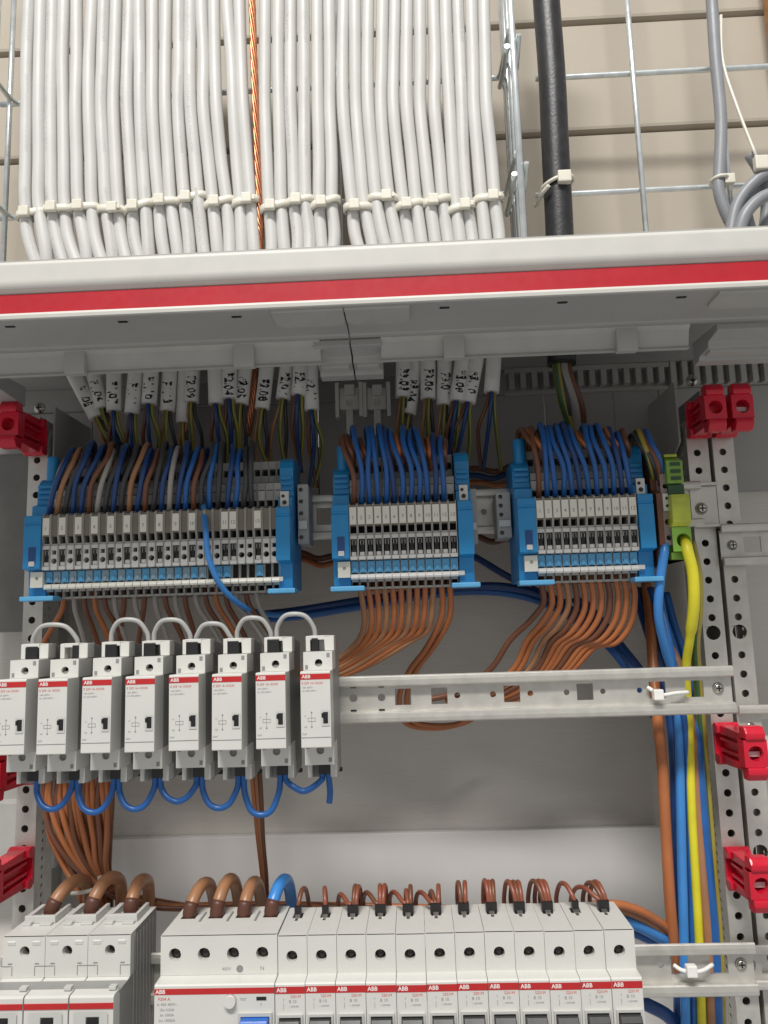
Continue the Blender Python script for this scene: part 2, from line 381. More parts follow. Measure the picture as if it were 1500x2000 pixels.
# ============================================================ MOUNTING POSTS
PY = 552.0                                  # front of the posts
KS = .916                                   # strips stand in front of the posts
def post(label, x0, x1, inner, ztop=150, big=()):
    x0, x1 = x0*PY/510, x1*PY/510; big = [b*PY/510 for b in big]; hp = 11.75*PY/510
    t = thing('perforated_post', label, 'mounting post', ((x0+x1)/2, PY, zb), 'perforated mounting posts')
    O = Vector(((x0+x1)/2, PY, zb)); mb = MB(); z = PZ(1376.6, 1097, PY)-hp*40; cx = (x0+x1)/2-.6
    while z < zb: z += hp
    zz = zb; 
    while z < ztop-4:
        h = (cx, z, 'o', 2.5)
        for bz in big:
            if abs(z-bz) < 6: h = (cx, bz, 'o', 4.9)
        top = min(z+hp/2, ztop)
        mb.cell(x0, x1, zz, top, h, lambda a, b, d: (a, PY+d, b), 1.6); zz = top; z += hp
    mb.box(x0, x1, PY+.01, PY+1.6, zz, ztop) if zz < ztop-.1 else None
    for v in mb.v: v -= O
    mb.build('front_flange', M_ZINC, t)
    for sx, xx in ((-1, x0), (1, x1)):
        mb = MB(); z = zb+2
        if sx == inner:
            while z < ztop:
                top = min(z+5.875, ztop); mb.cell(PY+2.3, PY+26, z, top, (PY+11, (z+top)/2, 'o', 1.5), lambda a, b, d: (xx-sx*d, a, b), 1.2); z += 5.875
            mb.cell(PY+.2, PY+2.3, zb, zb+3, (PY+1, zb+1.5, 'o', .2), lambda a, b, d: (xx-sx*d, a, b), 1.2)
            mb.box(min(xx, xx-sx*1.2), max(xx, xx-sx*1.2), PY+.2, PY+2.3, zb+3, ztop)
        else: mb.box(min(xx, xx-sx*1.2), max(xx, xx-sx*1.2), PY+1.7, PY+26, zb, ztop)
        for v in mb.v: v -= O
        mb.build('side_flange', M_ZINC, t)
    mb = MB().box(x0+1.3, x1-1.3, PY+24, PY+26, zb, ztop)
    for v in mb.v: v -= O
    mb.build('dark_backing', M_SIDE, t)  # plate added so the post stays dark behind its holes
    return t
post('galvanised perforated post at the left side of the cabinet', -253.6, -240.7, 1)
post('inner of the two galvanised perforated posts on the right', 180.5, 194.0, -1, 138, (PZ(1388, 1236, 510),))
post('outer of the two galvanised perforated posts on the right', 196.8, 210.3, 1, 138, (PZ(1440, 1234, 510), PZ(1478, 1665, 510)))

# ============================================================ DIN RAILS
def screw_mb(c, r):
    mb = MB().cyl(c, (0, -1, 0), r, r*.35, 18, r2=r*.8)
    x, y, z = c; y -= r*.35
    mb.cyl((x, y, z), (0, -1, 0), r*.8, r*.15, 18, r2=r*.45)
    return mb
def cross_mb(c, r):
    x, y, z = c; mb = MB(); y -= r*.5
    mb.box(x-r*.5, x+r*.5, y-.12, y+.05, z-r*.12, z+r*.12); mb.box(x-r*.12, x+r*.12, y-.11, y+.05, z-r*.5, z+r*.5); return mb
def rail(label, xa, xb, zt, zbm, Y, holes, screws, lip=6.0, recess=6.5):
    O = Vector((xa, Y, zbm)); t = thing('mounting_rail', label, 'mounting rail', O, 'horizontal mounting rails')
    def add(mb, n, m, bev=0.):
        for v in mb.v: v -= O
        return mb.build(n, m, t, bevel=bev)
    add(MB().prism([(Y, zt-lip), (Y-.3, zt-lip*.5), (Y, zt-.8), (Y+1, zt), (Y+2.2, zt-.8), (Y+2.2, zt-lip+1.2), (Y+recess, zt-lip+.6), (Y+recess, zt-lip-.9), (Y+1, zt-lip-.8)], xa, xb), 'top_lip', M_ZINC, .25)
    add(MB().prism([(Y, zbm+lip), (Y-.3, zbm+lip*.5), (Y, zbm+.8), (Y+1, zbm), (Y+2.2, zbm+.8), (Y+2.2, zbm+lip-1.2), (Y+recess, zbm+lip-.6), (Y+recess, zbm+lip+.9), (Y+1, zbm+lip+.8)], xa, xb), 'bottom_lip', M_ZINC, .25)
    mb = MB(); a0 = xa; hs = sorted(holes); z0, z1 = zbm+lip+.7, zt-lip-.7
    for i, h in enumerate(hs):
        a1 = (h[0]+hs[i+1][0])/2 if i+1 < len(hs) else xb
        mb.cell(a0, a1, z0, z1, h, lambda a, b, d: (a, Y+recess-1.2+d, b), 1.5); a0 = a1
    if not hs: mb.box(xa, xb, Y+recess-1.2, Y+recess+.3, z0, z1)
    add(mb, 'channel', M_ZINC)
    for sx, sz in screws:
        s_ = add(screw_mb((sx, Y+recess-1.2, sz), 3.6), 'screw', M_SCREW); add(cross_mb((sx, Y+recess-1.2, sz), 3.6), 'slot', M_BLACK)
    return t
Z2t, Z2b = -28.8, -57.6; zc = (Z2t+Z2b)/2+.6
h2 = [(PX(x, 1355, 505), zc, 'o', r) for x, r in ((690, 2.5), (745, 2.4), (893, 1.9), (963, 1.9), (1036, 1.8), (1107, 1.8), (1178, 1.7), (1250, 1.7))]
h2 += [(PX(x, 1355, 505), zc, 's', 5, 5) for x in (787, 858, 1000, 1143, 1285)]
h2 += [(PX(1357, 1345, 505), zc, 's', 5.4, 5)]
rail('galvanised rail carrying the row of white relays', -255, 193, Z2t, Z2b, 500, h2, [(PX(1403, 1345, 505), zc)])
rn = bpy.data.objects['mounting_rail']
for px in (690, 745):
    for z in (Z2t-6.9, Z2b+7.2):
        X = PX(px, 1355, 505); MB().box(X-1.8-(-255), X+1.8-(-255), 4.9, 5.5, z-.8-Z2b, z+.8-Z2b).build('notch', M_BLACK, rn)
Z3t, Z3b = -187.2, -216.5; zc3 = (Z3t+Z3b)/2+1.2
h3 = [(PX(1291, 1884, 505), zc3, 'o', 1.6), (PX(1328, 1882, 505), zc3, 's', 5.3, 5.2), (PX(1404, 1880, 505), zc3, 's', 5.3, 5.2)]
rail('galvanised rail behind the bottom row of breakers', -255, 191, Z3t, Z3b, 500, h3, [(PX(1447, 1878, 505), zc3)])
h1 = [(PX(635, 1018, 555), 79, 's', 5.5, 6), (PX(944, 1008, 555), 78.3, 'o', 2.2), (PX(966, 1008, 555), 78.3, 's', 2, 6.4)]
rail('deep set galvanised rail behind the blue terminal strips', -262, 200, 102.5*KS, 67.8*KS, 545, h1, [], lip=5)
# bracket that carries the deep rail on the right post, and the stub rails of the right bay
br = thing('rail_bracket', 'galvanised bracket with screw beside the green and yellow terminal', 'bracket', (202, 547, 93)); O = Vector((202, 547, 93))
def badd(t, O, mb, n, m, bev=0.):
    for v in mb.v: v -= O
    return mb.build(n, m, t, bevel=bev)
zt_, zb_ = PZ(1375, 943, 548), PZ(1380, 1030, 548); zs = PZ(1370, 993, 548)
badd(br, O, MB().box(193.5, 211.6, 549.2, 551.7, zb_+2.2, zt_-2.2), 'plate', M_ZINC, .3)
badd(br, O, MB().box(193.5, 212.4, 545, 551.6, zt_-2, zt_), 'flange', M_ZINC, .4)
badd(br, O, MB().box(193.5, 215.6, 545, 551.6, zb_, zb_+2), 'flange', M_ZINC, .4)
badd(br, O, screw_mb((PX(1370, 993, 549), 549, zs), 4.3), 'screw', M_SCREW); badd(br, O, cross_mb((PX(1370, 993, 549), 549, zs), 4.3), 'slot', M_BLACK)
for nm, ya, yb, sq in (('galvanised rail stub at the right edge level with the terminals', 1022, 1104, True), ('galvanised rail stub at the right edge above the large red clip', 1377, 1470, True), ('galvanised rail stub at the lower right corner', 1846, 1935, False)):
    x0 = PX(1411 if ya < 1200 else 1446, ya+40, 544)
    zt_, zb_ = PZ(1455, ya, 544), PZ(1455, yb, 544); hx = PX(1470 if ya < 1200 else 1506, ya+40, 548)
    rail(nm, x0, 370, zt_, zb_, 543, [(hx, (zt_+zb_)/2, 's', 5.8, 5.4)], [(PX(1430 if ya < 1200 else 1466, ya+38, 548), (zt_+zb_)/2)], lip=5.2)

# ============================================================ RED CLIPS
def clip(label, X, Z, depth, cover=True):
    t = thing('red_clip', label, 'plastic clip', (X, PY, Z), 'red cover clips')
    d = depth
    MB().box(-7, 7, -2.6, -.2, -12, 12).build('base', M_CLIP, t, bevel=.6)
    for sg in (1, -1): MB().prism([(-2.4, sg*5.5), (-2.4, sg*13), (-6, sg*13.6), (-10, sg*11.5), (-10, sg*7)], -7.6, 7.6).build('jaw', M_CLIP, t, bevel=1.1)
    for z in (9.2, -9.2):
        MB().prism([(-6, z-3), (-6, z+3), (-d+8, z+2), (-d+8, z-2)], -5.5, 5.5).build('arm', M_CLIP, t, bevel=.7)
    MB().box(-2.2, 2.2, -d+8, -6, -8, 8).build('web', M_CLIP, t, bevel=.3)
    for z in (-3.4, 3.4): MB().box(-5, 5, -d+8, -6, z-.9, z+.9).build('rib', M_CLIP, t, bevel=.3)
    mb = MB(); to3 = lambda a, b, q: (a, -d+q, b)
    mb.cell(-7, 7, -8, 8, (0, 0, 'o', 4.6), to3, 8.2)
    for a, b_, c, e in ((-7, -7, -8, 8), (7, 7, -8, 8)): mb.box(a-.01, b_+.01, -d, -d+8.2, c, e)
    mb.box(-7, 7, -d+8.2, -d+9, -8, 8)
    mb.build('socket', M_CLIP, t)
    for sg in (1, -1):
        MB().prism([(-d-1.5, sg*8.1), (-d-2, sg*12), (-d+1, sg*16), (-d+8, sg*16), (-d+9, sg*8.1)], -6, 6).build('lobe', M_CLIP, t, bevel=1.2)
    if cover: MB().box(-4, 4, -d+4.6, -d+6, -2.4, .6).build('lug', mat('pale_lug', (.6, .5, .5), .4), t)
    return t
clip('red plastic clip at upper right on the inner post', 202.7, PZ(1354, 824, PY), 38, False)
clip('red plastic clip at upper right on the outer post', 220.3, PZ(1412, 822, PY), 38)
clip('glossy red clip below the right end of the relay rail', 202.7, PZ(1378, 1450, PY), 50)
clip('lowest red clip on the right posts', 202.7, PZ(1402, 1692, PY), 40)
clip('dark red clip at upper left beside the blue terminal strip', -267.5, PZ(72, 858, PY), 44, False)
clip('red clip at left edge behind the first white relay', -267.5, PZ(50, 1490, PY), 50, False)
clip('red clip at lower left above the three pole breaker', -267.5, PZ(47, 1690, PY), 50, False)
for X, Z, lb in ((-267.5, PZ(74, 797, PY), 'cross head screw at the top of the left post'), (202.7, PZ(1344, 744, PY), 'cross head screw at the top of the inner right post')):
    s_ = thing('post_screw', lb, 'screw', (X, PY, Z), 'post screws'); screw_mb((0, 0, 0), 4.2).build('head', M_SCREW, s_); cross_mb((0, 0, 0), 4.2).build('slot', M_BLACK, s_)

# ============================================================ WIRE MESH TRAYS AND CABLES ABOVE
tr = thing('wire_mesh_tray', 'zinc wire mesh tray behind the white cables', 'cable tray', (0, 600, 210), 'wire mesh trays'); TO = Vector((0, 600, 210))
tr2 = thing('wire_mesh_tray', 'open zinc wire mesh tray behind the black cable at right', 'cable tray', (130, 600, 210), 'wire mesh trays'); TO2 = Vector((130, 600, 210))
def rod(t, O, pts, r=2.3, name='rod'):
    mb = MB().tube(pts, r, 8, 4)
    for v in mb.v: v -= O
    return mb.build(name, M_ROD, t)
xside = PX(1000, 300, 585)
for Y, r in ((598, 2.4), (584, 2.6), (567, 2.6), (550, 2.6)):
    rod(tr, TO, [(xside, Y, 215), (xside, Y, 640)], r)
xl = PX(17, 250, 600)
for X, Y in ((xl, 600), (xl-1, 578), (PX(330, 250, 604), 602), (PX(660, 250, 604), 602)): rod(tr, TO, [(X, Y, 215), (X, Y, 640)])
for py in (188, 412):
    z = PZ(300, py, 606)
    rod(tr, TO, [(xl, 548, z+2), (xl, 572, z), (xl+1, 600, z), (xl+5, 606, z), (xl+12, 606, z), (0, 606, z), (xside-12, 606, z), (xside-4, 604, z), (xside-2.5, 590, z+1), (xside-1, 552, z+2)])
for py, dz in ((70, 0), (320, 0)):                 # cut rod ends at the side
    z = PZ(1030, py, 548); MBk = MB().tube([(xside+4.2, 566, z-14), (xside+4.2, 552, z-4), (xside+4.2, 546, z)], 2, 8, 4)
    for v in MBk.v: v -= TO
    MBk.build('rod_end', M_ROD, tr)
    rod(tr, TO, [(xside-4.4, 600, PZ(968, py+100, 600)), (xside-4.4, 575, PZ(975, py+70, 575)), (xside-4.4, 550, PZ(985, py+20, 550))], name='rod_end')
for py in (143, 372):
    z = PZ(1250, py, 603); rod(tr2, TO2, [(PX(1045, py, 603), 603, z), (215, 603, z), (345, 603, z)])
for px in (1241, 1408): rod(tr2, TO2, [(PX(px, 200, 599), 599, 215), (PX(px, 200, 599), 599, 640)])

up = [57,80,103,125,150,180,203,227,253,272,298,325,350,372,393,418,443,468, 518,544,568,593,619,643,671,693,719,747,771,795,820,846,870,894,920,945]
mid_ = [52,75,100,123,148,173,198,222,248,273,298,323,348,372,398,422,455,475, 518,544,568,594,620,645,670,695,719,743,769,794,821,849,877,901,926,951]
tie = [50,76,102,127,153,180,207,231,260,284,311,334,361,388,416,443,469,490, 525,549,575,597,623,648,688,711,736,761,788,813,840,865,890,912,941,967]
low = [63,90,117,142,169,193,220,243,268,291,320,347,371,398,425,449,473,497, 531,556,582,605,629,651,703,730,756,779,803,826,852,878,901,925,951,976]
lowers = [(137,715,188,815,'F1.05'),(180,715,200,797,'F1.06'),(223,715,223,802,'F1.07'),(266,715,258,807,'F1.11'),(296,715,291,788,'F1.10'),(332,715,327,802,'F1.13'),(362,714,358,825,''),(377,715,374,785,'F2.09'),(420,712,422,788,''),(448,712,448,778,'F2.04'),(479,712,471,788,'F2.05'),(522,710,512,797,'F2.08'),(562,708,553,778,'F2.07'),(588,708,583,770,'F2.1'),(606,706,609,800,'F2.11'),
          (788,695,787,775,'F3.03'),(813,693,798,808,'F3.04'),(836,692,836,778,'F3.06'),(869,690,867,790,'F3.01'),(905,690,892,782,'F3.08'),(932,690,914,785,'F3.10'),(965,688,960,765,'')]
mapL = [round(i*23/14) for i in range(15)]; mapR = [24+round(i*11/6) for i in range(7)]
lowmap = dict(zip(mapL+mapR, lowers))
CR = 4.85
for i in range(36):
    dy = random.uniform(-1.2, 1.2); Y = 562+random.uniform(-1.5, 1.5)
    pts = [P(up[i]+random.uniform(-2, 2), -120, Y+dy), P(up[i], 0, Y+dy), P((up[i]+2*mid_[i])/3+random.uniform(-1.5, 1.5), 120, Y), P(mid_[i]+random.uniform(-1, 1), 210, Y-dy), P((mid_[i]+tie[i])/2+random.uniform(-1.5, 1.5), 310, Y), P(tie[i], 398, Y), P(low[i], 492, Y)]
    lo = lowmap.get(i)
    m_ = M_CABP[i % 3] if i in (0, 6, 9, 12, 13, 21, 33) or random.random() < .12 else M_CAB
    lab = '%s white cable from the left above the white frame bar' % nth(i)
    if lo and lo[4]: lab = '%s white cable from the left, reaching down to a sleeve marked %s' % (nth(i), lo[4])
    t = thing('white_cable', lab, 'cable', pts[0], 'white cables tied side by side'); O = pts[0].copy()
    if lo:
        YC = 560-(3 if i % 2 else -3)
        if lo[0] in (362, 606, 813): YC += 5
        a, b_ = P(lo[0], lo[1], YC), P(lo[2], lo[3], YC)
        pts += [a+Vector((0, 0, 14)), a, b_]
        dirv = (b_-a).normalized()
    else: pts.append(P(low[i]+6, 560, 565))
    mb = MB().tube([p-O for p in pts], CR, 16, 8); mb.build('jacket', m_, t)
    if lo:
        MB().tube([a+Vector((0, 0, 12))-O, a-O, b_+dirv*.6-O], CR+.7, 16, 3).build('sleeve', M_SLV, t)
        if lo[4]:
            c = (a*.36+b_*.64); mb = MB(); th = math.atan2(dirv.x, -dirv.z)
            mb.text(lo[4], 0, 0, 0, 8.0, bold=.09, down=True, bend=CR+.8, tilt=th+random.uniform(-.05, .05))
            for v in mb.v: v += c+Vector((random.uniform(-1, 2), -CR-.85, 0))-O
            mb.build('handwritten_mark', M_INK, t)
        cols = [M_BRN, M_DBL, M_GY] if i % 2 else [M_TAN, M_GY, M_DGR]
        for k, cm in enumerate(cols):
            off = Vector(((k-1)*2.4, (1.2, -1.6, 1.2)[k], 0)); e = b_+off
            q = [b_+off*.6-dirv*6, e+dirv*8, e+dirv*26+Vector(((k-1)*random.uniform(1, 5), 8, 0)), e+dirv*52+Vector((random.uniform(-8, 12), 30, 0))]
            MB().tube([p-O for p in q], 1.45, 8, 6).build('core', cm, t)
# cable ties round pairs
def tie_band(ca, cb, r, z, tilt, label, head_side, group='ties round the white cables', Yc=None):
    """nylon band round two cables with its lock head"""
    c = (ca+cb)/2; hw = (cb.x-ca.x)/2; t = thing('cable_tie', label, 'cable tie', c, group); mb = MB(); n = 24; ring = []
    for k in range(n):
        a = 2*math.pi*k/n; sx = hw if math.cos(a) >= 0 else -hw
        ring.append((sx+(r+.1)*math.cos(a), (r+.1)*math.sin(a)))
    b = 0
    for (x, y) in ring:
        dz = x*tilt; ln = math.hypot(x, y); o_ = Vector((x, y, 0)).normalized()
        for oo, zz in ((.2, -3.1), (2.1, -2.4), (2.1, 2.4), (.2, 3.1)): mb.v.append(Vector((x, y, dz+zz))+o_*oo)
    for k in range(n):
        j = (k+1) % n
        for e in range(4): e2 = (e+1) % 4; mb.face((k*4+e, j*4+e, j*4+e2, k*4+e2), True)
    mb.build('band', M_TIE, t)
    hx = head_side*hw*.55; yb = -r-1.2
    MB().box(hx-3.8, hx+3.8, yb-3.6, yb+.6, hx*tilt-4.2, hx*tilt+3.4).build('head', M_TIE, t, bevel=.7)
    MB().box(hx+3.2*head_side-.4, hx+3.2*head_side+3, yb-2, yb-.8, hx*tilt-1.6, hx*tilt+1.6).build('tail', M_TIE, t, bevel=.2)
    return t
for k in range(18):
    dz_ = random.uniform(-12, 8)+(11 if k < 5 else 0); a, b_ = P(tie[2*k], 403+dz_, 562), P(tie[2*k+1], 401+dz_, 562)
    if 2 <= k <= 5: a.z -= 1.5; b_.z -= 1.5
    tie_band(a, b_, CR, 0, random.uniform(-.05, .34), '%s nylon tie from the left in the row across the white cables' % nth(k), random.choice((-1, -1, 1)))
# bare copper strand between the cables
path = [P(487, -100, 560), P(492, 0, 560), P(497, 150, 561), P(503, 300, 562), P(508, 420, 563), P(506, 492, 564), P(497, 705, 566), P(494, 770, 566), P(484, 850, 575)]
mb = MB(); N = 90
def cat(pts, t):
    n = len(pts)-1; i = min(int(t*n), n-1); u = t*n-i
    p0, p1, p2, p3 = pts[max(i-1, 0)], pts[i], pts[i+1], pts[min(i+2, n)]
    return .5*((2*p1)+(p2-p0)*u+(2*p0-5*p1+4*p2-p3)*u*u+(3*p1-p0-3*p2+p3)*u**3)
for s_ in range(6):
    q = [cat(path, k/N)+Vector((math.cos(k*.42+s_*math.pi/3), math.sin(k*.42+s_*math.pi/3), 0))*1.9 for k in range(N+1)]
    mb.tube(q, 1.1, 6, 1)
tag(mb.build('copper_strand', M_CU, org=path[0]), 'bare twisted copper strand running down between the white cables', 'copper wire')

# black cable
t = thing('black_cable', 'thick black cable running down beside the mesh tray', 'cable', P(1065, 0, 572)); O = P(1065, 0, 572)
pts = [P(1060, -110, 572), P(1067, 0, 572), P(1078, 150, 572), P(1085, 300, 572), P(1093, 460, 572), P(1096, 600, 572), P(1097, 712, 572)]
MB().tube([p-O for p in pts], 10.6, 20, 8).build('jacket', M_BCAB, t)
for a, b_, c, cm, rr in ((1086, 1100, 1115, M_GY, 3.4), (1100, 1122, 1128, M_GRY, 3.6), (1110, 1135, 1140, M_BRN, 2.6), (1096, 1108, 1108, M_DGR, 3)):
    q = [P(a, 700, 572), P(a+3, 730, 572), P(b_, 790, 578), P(c, 840, 592), P(c+4, 900, 612)]
    MB().tube([p-O for p in q], rr, 10, 6).build('core', cm, t)
# tie of the black cable
t = thing('cable_tie', 'white nylon tie round the thick black cable', 'cable tie', P(1085, 360, 572), 'loose ties'); O = P(1085, 360, 572)
c0 = P(1088, 362, 572)-O; ring = []
for k in range(21):
    a = 2*math.pi*k/20; ring.append(c0+Vector((math.cos(a)*12.2, math.sin(a)*12.2, math.cos(a)*3.6)))
MB().tube(ring, 1.5, 8, 1).build('band', M_TIE, t)
h = P(1102, 346, 560)-O; MB().box(h.x-5, h.x+5, h.y-3, h.y+3, h.z-4.6, h.z+4.6).build('head', M_TIE, t, bevel=1)
MB().tube([P(1072, 362, 559)-O, P(1058, 380, 566)-O, P(1050, 398, 585)-O, P(1046, 402, 601)-O], 1.6, 8, 6).build('tail', M_TIE, t)
# grey cables at right
wire('grey_cable', 'grey cable hanging down the right of the mesh tray', 'cable', [(1384,-80,590),(1390,0,590),(1398,120,590),(1408,230,590),(1406,320,590),(1404,370,590),(1420,420,590),(1450,470,590)], 4.7, M_GCAB, 'grey cables', 14)
for k, q in enumerate(([(1425,470,575),(1440,400,575),(1480,350,572),(1530,325,572)], [(1436,480,568),(1455,420,566),(1490,385,566),(1540,372,566)], [(1470,470,578),(1455,400,580),(1478,370,585),(1520,395,585)], [(1465,300,580),(1487,340,582),(1498,400,584),(1490,470,584)])):
    wire('grey_cable', ['outermost bend of the coiled grey cable at the right edge', 'middle bend of the coiled grey cable at the right edge', 'inner bend of the coiled grey cable at the right edge', 'upright run of the coiled grey cable at the right edge'][k], 'cable', q, 4.7, M_GCAB, 'grey cables', 14)
t = thing('cable_tie', 'white nylon tie fixing the hanging grey cable to the mesh', 'cable tie', P(1410, 352, 592), 'loose ties'); O = P(1410, 352, 592)
MB().tube([P(1405, 353, 592)-O+Vector((math.cos(k*.63)*6.2, math.sin(k*.63)*8, 0)) for k in range(11)], 1.5, 8, 1).build('band', M_TIE, t)
h = P(1424, 350, 588)-O; MB().box(h.x-4, h.x+4, h.y-2.5, h.y+2.5, h.z-4, h.z+4).build('head', M_TIE, t, bevel=.8)
t = thing('cable_tie', 'long thin tie tail leading to the coiled grey cable', 'cable tie', P(1480, 312, 572), 'loose ties'); O = P(1480, 312, 572)
MB().tube([P(1408, 30, 588)-O, P(1412, 120, 588)-O, P(1440, 210, 580)-O, P(1478, 308, 572)-O], 1.2, 8, 6).build('tail', M_TIE, t)
h = P(1486, 318, 568)-O; MB().box(h.x-5, h.x+5, h.y-3, h.y+3, h.z-6, h.z+5).build('head', M_TIE, t, bevel=1)
xw = PX(1496, 60, 640); tag(MB().box(xw, xw+12, 628, 640, PZ(1496, 140, 640), 620).build('wood_batten', M_WOOD, org=(xw, 628, 400)), 'narrow brown wooden strip at the top right corner', 'wood strip')

# ============================================================ TERMINAL STRIPS
PROF = [(54, 49), (30, 49), (30, 32), (16, 30), (16, 13), (1, 10.5), (0, 9.5), (0, -5.5), (1.6, -11), (.8, -12), (.8, -28.5), (8, -29.5), (8, -38), (11, -43), (12, -49), (54, -49)]
W2 = 2.885
def term_mesh(kind):
    mb = MB(); core = [(54, 48), (38, 48), (38, 31), (26, 29), (26, 12), (12, 9), (12, -43), (20, -44), (20, -48), (54, -48)]
    mb.prism(core, -2.3, 2.3, 1)
    mb.prism(PROF, -W2+.12, -2.25); mb.prism(PROF, 2.25, W2-.12)
    b = lambda y0, z0, z1, dy=9, mi=0: mb.box(-2.25, 2.25, y0, y0+dy, z0, z1, mi)
    b(30.2, 43, 49); b(30.2, 33, 38); b(16.3, 25, 30); b(16.3, 17.4, 24.4, mi=2 if kind == 'a' else 0)
    b(.9, -5.6, 9.4, mi=3); b(1.9, -12.4, -10.6); b(1.0, -14.6, -12.2, mi=2); b(1, -29, -26.6, mi=2)
    if kind == 'b':                       # push-in face with two openings
        to3 = lambda a, c, d: (a, 1+d, c)
        mb.cell(-2.25, 2.25, -19.2, -14.6, (0, -16.8, 's', 1.5, 1.5), to3, 9, 2); mb.cell(-2.25, 2.25, -26.6, -19.2, (0, -22.9, 'o', 2.05), to3, 9, 2)
    b(8.6, -44, -42, 10); b(12.5, -49, -47.6, 10)
    return mb.mesh('terminal', [M_TERM, M_DARK, M_TERML, M_BAND])
ME_TA, ME_TB = term_mesh('a'), term_mesh('b')
mb = MB().box(-1.35, 1.35, 3.2, 11, -26.4, -14.8); mb.box(-.9, .9, 2.2, 6, -20, -15.6); ME_LEV = mb.mesh('lever', M_BLACK, bevel=.15)
mb = MB().box(-1.3, 1.3, 2.4, 6, -18.6, -15.4); mb.box(-1.6, 1.6, 2.0, 8, -26.3, -23.6); ME_BTN = mb.mesh('test_button', M_TERML, bevel=.2)
def plate_mesh(m):
    mb = MB().box(-2.4, 2.4, 6.6, 9, -37.8, -29.7); mb.box(-1.2, 1.2, 5.8, 6.8, -37.2, -33.6); return mb.mesh('push_plate', m, bevel=.25)
ME_PB, ME_PG = plate_mesh(M_LBLUE), plate_mesh(M_GBLUE)
_mk = {}
def marker_mesh(n):
    if n not in _mk:
        mb = MB().box(-2.3, 2.3, -.5, 1.2, -4.6, 7.6)
        if n: mb.text(str(n), 0, -.53, 0, 3.6, mi=1, bold=.03)
        _mk[n] = mb.mesh('marker', [M_MARK, M_GINK])
    return _mk[n]
def end_bracket(t, x0, x1, left, pin):
    zt = 40 if left else 49
    prof = [(54, zt), (24, zt), (20, zt-3), (18, zt-8), (17, 20), (10, 18), (10, 11), (-1, 9.5), (-1.5, 5), (-.6, 4.4), (-.6, 3.2), (-1.5, 2.6), (-1.5, -28), (8, -29.5), (9, -47), (54, -47)]
    br_ = MB().prism([(y, z) for y, z in prof], x0, x1).build('end_bracket', M_BLUE, t, bevel=.5)
    for z in (24, 28, 32): MB().box(x0+1, x1-1, 15.6, 18, z, z+2.2).build('rib', M_BLUE, br_, bevel=.2)
    xm = (x0+x1)/2
    if left:
        MB().box(xm-2, xm+3, -1.9, -1.2, -24, -13).build('slot', M_DBL, br_)
        MB().box(xm-1.5, xm+2.6, -2.6, -1, -26.5, -23).build('button', M_TERML, br_, bevel=.4)
        mb = MB(); to3 = lambda a, b, d: (a, 3.5+d, b)
        mb.cell(x0+3.5, x1, -41, -30, (xm+2, -34.5, 'o', 1.3), to3, 3); mb.box(x0+3.5, x1, 5.5, 9, -41, -30)
        MB_ = mb.build('clip', M_CLEAR, br_)
    else:
        mb = MB().box(xm-3, xm+3, 7.6, 10.5, 11, 22); mb.cyl((xm, 7.6, 14), (0, -1, 0), 1.6, .3, 12, 1); mb.cyl((xm-1, 7.6, 18.6), (0, -1, 0), 1.2, .3, 12, 1)
        mb.build('marker_tag', [M_WHITE, M_BLACK], br_)
    MB().box(x0-1.5 if left else x0-6, x1+10 if left else x1+3, -1.5, 12, -50.5, -47.2).build('foot', M_LBLUE, br_, bevel=.7)
    if pin: MB().tube([(xm+1, 26, 38), (xm+1, 26, 50), (xm+1, 26.5, 55), (xm+1, 27, 57.5)], 4.6, 14, 5, taper=lambda u: 1 if u < .75 else math.sqrt(max(.05, 1-((u-.75)/.25)**2))).build('pin', M_BLUE, br_)
def strip(label, X0, n, kinds, nums, plates, bx, left_w, right_w, x_right):
    t = thing('terminal_strip', label, 'terminal strip', Vector((X0, 546, 76.5))*KS, 'blue ended terminal strips'); t.scale = (KS, KS, KS)
    for i in range(n):
        o = inst('terminal', ME_TA if kinds[i] == 'a' else ME_TB, t, (i*2*W2, 0, 0))
        if nums[i] is not None: inst('marker', marker_mesh(nums[i]), o)
        if kinds[i] == 'a': inst('lever', ME_LEV, o); inst('test_button', ME_BTN, o)
        if plates[i]: inst('push_plate', ME_PB if plates[i] == 'b' else ME_PG, o)
    end_bracket(t, -W2-left_w, -W2-.15, True, True)
    end_bracket(t, x_right, x_right+right_w, False, False)
    mb = MB()
    for i in range(n): mb.prism([(5.2, -39.2), (4.2, -41.2), (4.6, -42.4), (9, -42.6), (9, -38.6)], i*2*W2-W2+.25, i*2*W2+W2-.25)
    mb.prism([(6, -38.8), (5.6, -41.6), (9.2, -42.4), (9.2, -38.4)], -W2, x_right+3.5)
    mb.build('cover_bar', M_CLEAR if n > 20 else M_TERML, t)
    if x_right-(n-1)*2*W2-W2 > 1: MB().prism(PROF, (n-.5)*2*W2+.1, x_right-.15).build('end_plate', M_TERM, t)
    return t
XS1, XS2, XS3 = -257.1, -40.2, 89.3
k1 = []; n1 = []; p1 = []
num = 1
for i in range(29):
    if i < 20: k1.append('a' if i % 2 == 0 else 'b')
    else: k1.append({22: 'a', 23: 'a', 26: 'a'}.get(i, 'b'))
    if (i < 20 and i % 2 == 0) or i in (22, 23, 26): n1.append(num); num += 1
    else: n1.append(None)
    p1.append('g' if i < 20 and i % 2 else ('b' if i < 20 or i in (21, 22, 26) else None))
strip('long terminal strip with blue ends at left, markers on every second terminal', XS1, 29, k1, n1, p1, 0, 12.5, 10, 29*2*W2-W2-1.5)
strip('middle terminal strip with blue ends and a full row of markers', XS2, 13, ['a']*13, list(range(1, 14)), ['b']*13, 0, 12.2, 10.5, 13*2*W2-W2+.6)
